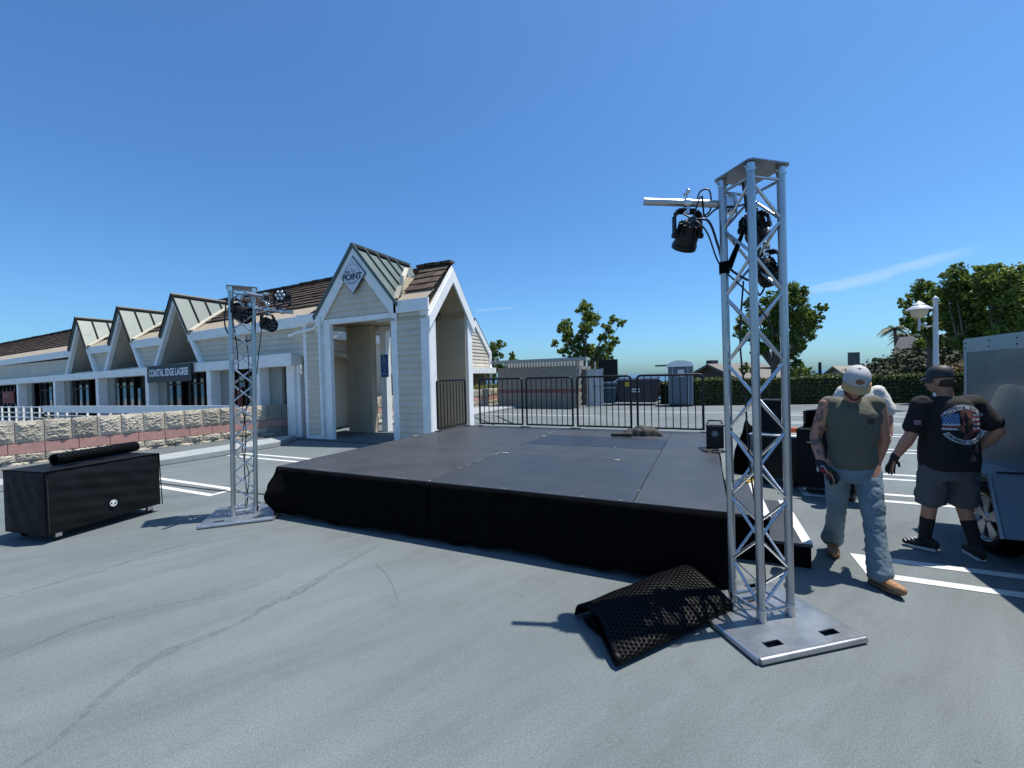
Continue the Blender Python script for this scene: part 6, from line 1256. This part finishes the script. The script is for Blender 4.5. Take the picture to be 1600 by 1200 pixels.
# bucking bull and rider as a brown figure between the banners
poly = [(-.035, .13), (.0, .14), (.045, .13), (.075, .10), (.05, .085), (.045, .05), (.055, .01), (.04, -.02), (.06, -.05), (.045, -.10), (.0, -.125), (-.03, -.12), (-.02, -.08), (-.045, -.06), (-.075, -.035), (-.06, -.01), (-.03, .0), (-.035, .04), (-.05, .08)]
b_ = MB(); b_.add([(pcx, yb_, pcz)]+[(pcx+x, yb_, pcz+z) for x, z in poly]+[(pcx+x*.5, yb_, pcz+z*.5) for x, z in poly], [(1+i, 1+(i+1) % 19, 20+(i+1) % 19, 20+i)[::-1] for i in range(19)]+[(0, 20+(i+1) % 19, 20+i) for i in range(19)]); wrapm(b_.build('rider_figure', mpn, PR), .005)
b_ = MB(); b_.add([(pcx+x, yb_, pcz+z) for x, z in ((-.005, .12), (.015, .06), (.0, .0), (.012, -.06), (-.012, -.1), (-.02, -.03), (-.018, .06))], [(0, 1, 6), (1, 2, 5, 6), (2, 3, 4, 5)]); wrapm(b_.build('rider_shadow', mpk, PR), .007)  # black printed shape down the middle of the rider figure
def arc_text(s_, r_, a0, a1, inward, size, cz):
    for i, ch in enumerate(s_):
        if ch == ' ': continue
        a = a0+(a1-a0)*i/(len(s_)-1); c = V(pcx+r_*math.cos(a), yb_, pcz+cz+r_*math.sin(a)); up = V(math.cos(a), 0, math.sin(a))*(1 if not inward else -1); xd = V(up.z, 0, -up.x)
        wrapm(text(ch, size, mpk, PR, c, xd, up, 'letter', ext=0, offset=.0008), .006)
arc_text('REDNECK RODEO', .169, rad(146), rad(34), False, .040, -.015); arc_text('ORANGE COUNTY', .171, rad(220), rad(320), True, .036, .015)
flag = rectgrid(-.305, -.260, 1.205, 1.245, 4, 3).build('sleeve_flag', mat('sleeve_flag', (.33, .22, .27), .8, col2=(.18, .07, .10), vscale=70, stretch=(.2, 1, 1.5)), PR); wrapm(flag)
pose(p2, (1.955, 4.98, .0), rad(14)); p2.scale = (.97, .97, .97)
# --- third man mostly hidden behind the first
p3 = thing('person', 'man in loose white shirt and black trousers mostly hidden behind the man in olive', 'person', (0, 0, 0)); Rh3 = rotm(x=rad(-30)); hc3 = V(.05, .16, 1.52)
j3 = dict(j1); j3.update(ar=V(.09, -.12, .105), kr=V(.09, .0, .48), al=V(-.10, .12, .105), kl=V(-.10, .10, .48), wr=V(.27, .10, .88), tr=V(.27, .16, .72), er=V(.26, .0, 1.12), wl=V(-.27, .10, .88), tl=V(-.27, .16, .72), el=V(-.26, 0, 1.12))
body(p3, j3, hc3, Rh3, M['skin']); b_ = MB(); b_.loft([((0, 0, .84), .235, .20), ((0, 0, .95), .225, .185), ((0, 0, 1.15), .21, .16), ((0, 0, 1.32), .205, .14), ((0, 0, 1.40), .17, .11), ((0, .01, 1.44), .095, .08)])
for s_, e in (('sr', 'er'), ('sl', 'el')): limb(b_, [j3[s_], j3[s_].lerp(j3[e], .8)], [.085, .095])
fleshy(b_, 'white_shirt', mat('white_cotton', (.62, .60, .54), .9), p3, .012, 5, .012, .10)
b_ = MB(); b_.loft([((0, 0, .76), .16, .13), ((0, 0, .90), .18, .13)])
for h_, k_, a_ in (('hr', 'kr', 'ar'), ('hl', 'kl', 'al')): limb(b_, [j3[h_], j3[k_], j3[a_]], [.10, .082, .075])
fleshy(b_, 'trousers', mblk, p3, .012, 3, .03, .09)
shoe(p3, msn, msn, j3['al'], (-.1, 1, 0), 'shoe', .05); shoe(p3, msn, msn, j3['ar'], (.1, 1, 0), 'shoe', .05)
b_ = MB(); b_.ell(hc3+Rh3 @ V(0, -.02, .02), (.080, .09, .082), Rh3); fleshy(b_, 'hair', MATS['brown_hair'], p3, .008, 1)
pose(p3, (1.77, 6.6, 0), rad(165))
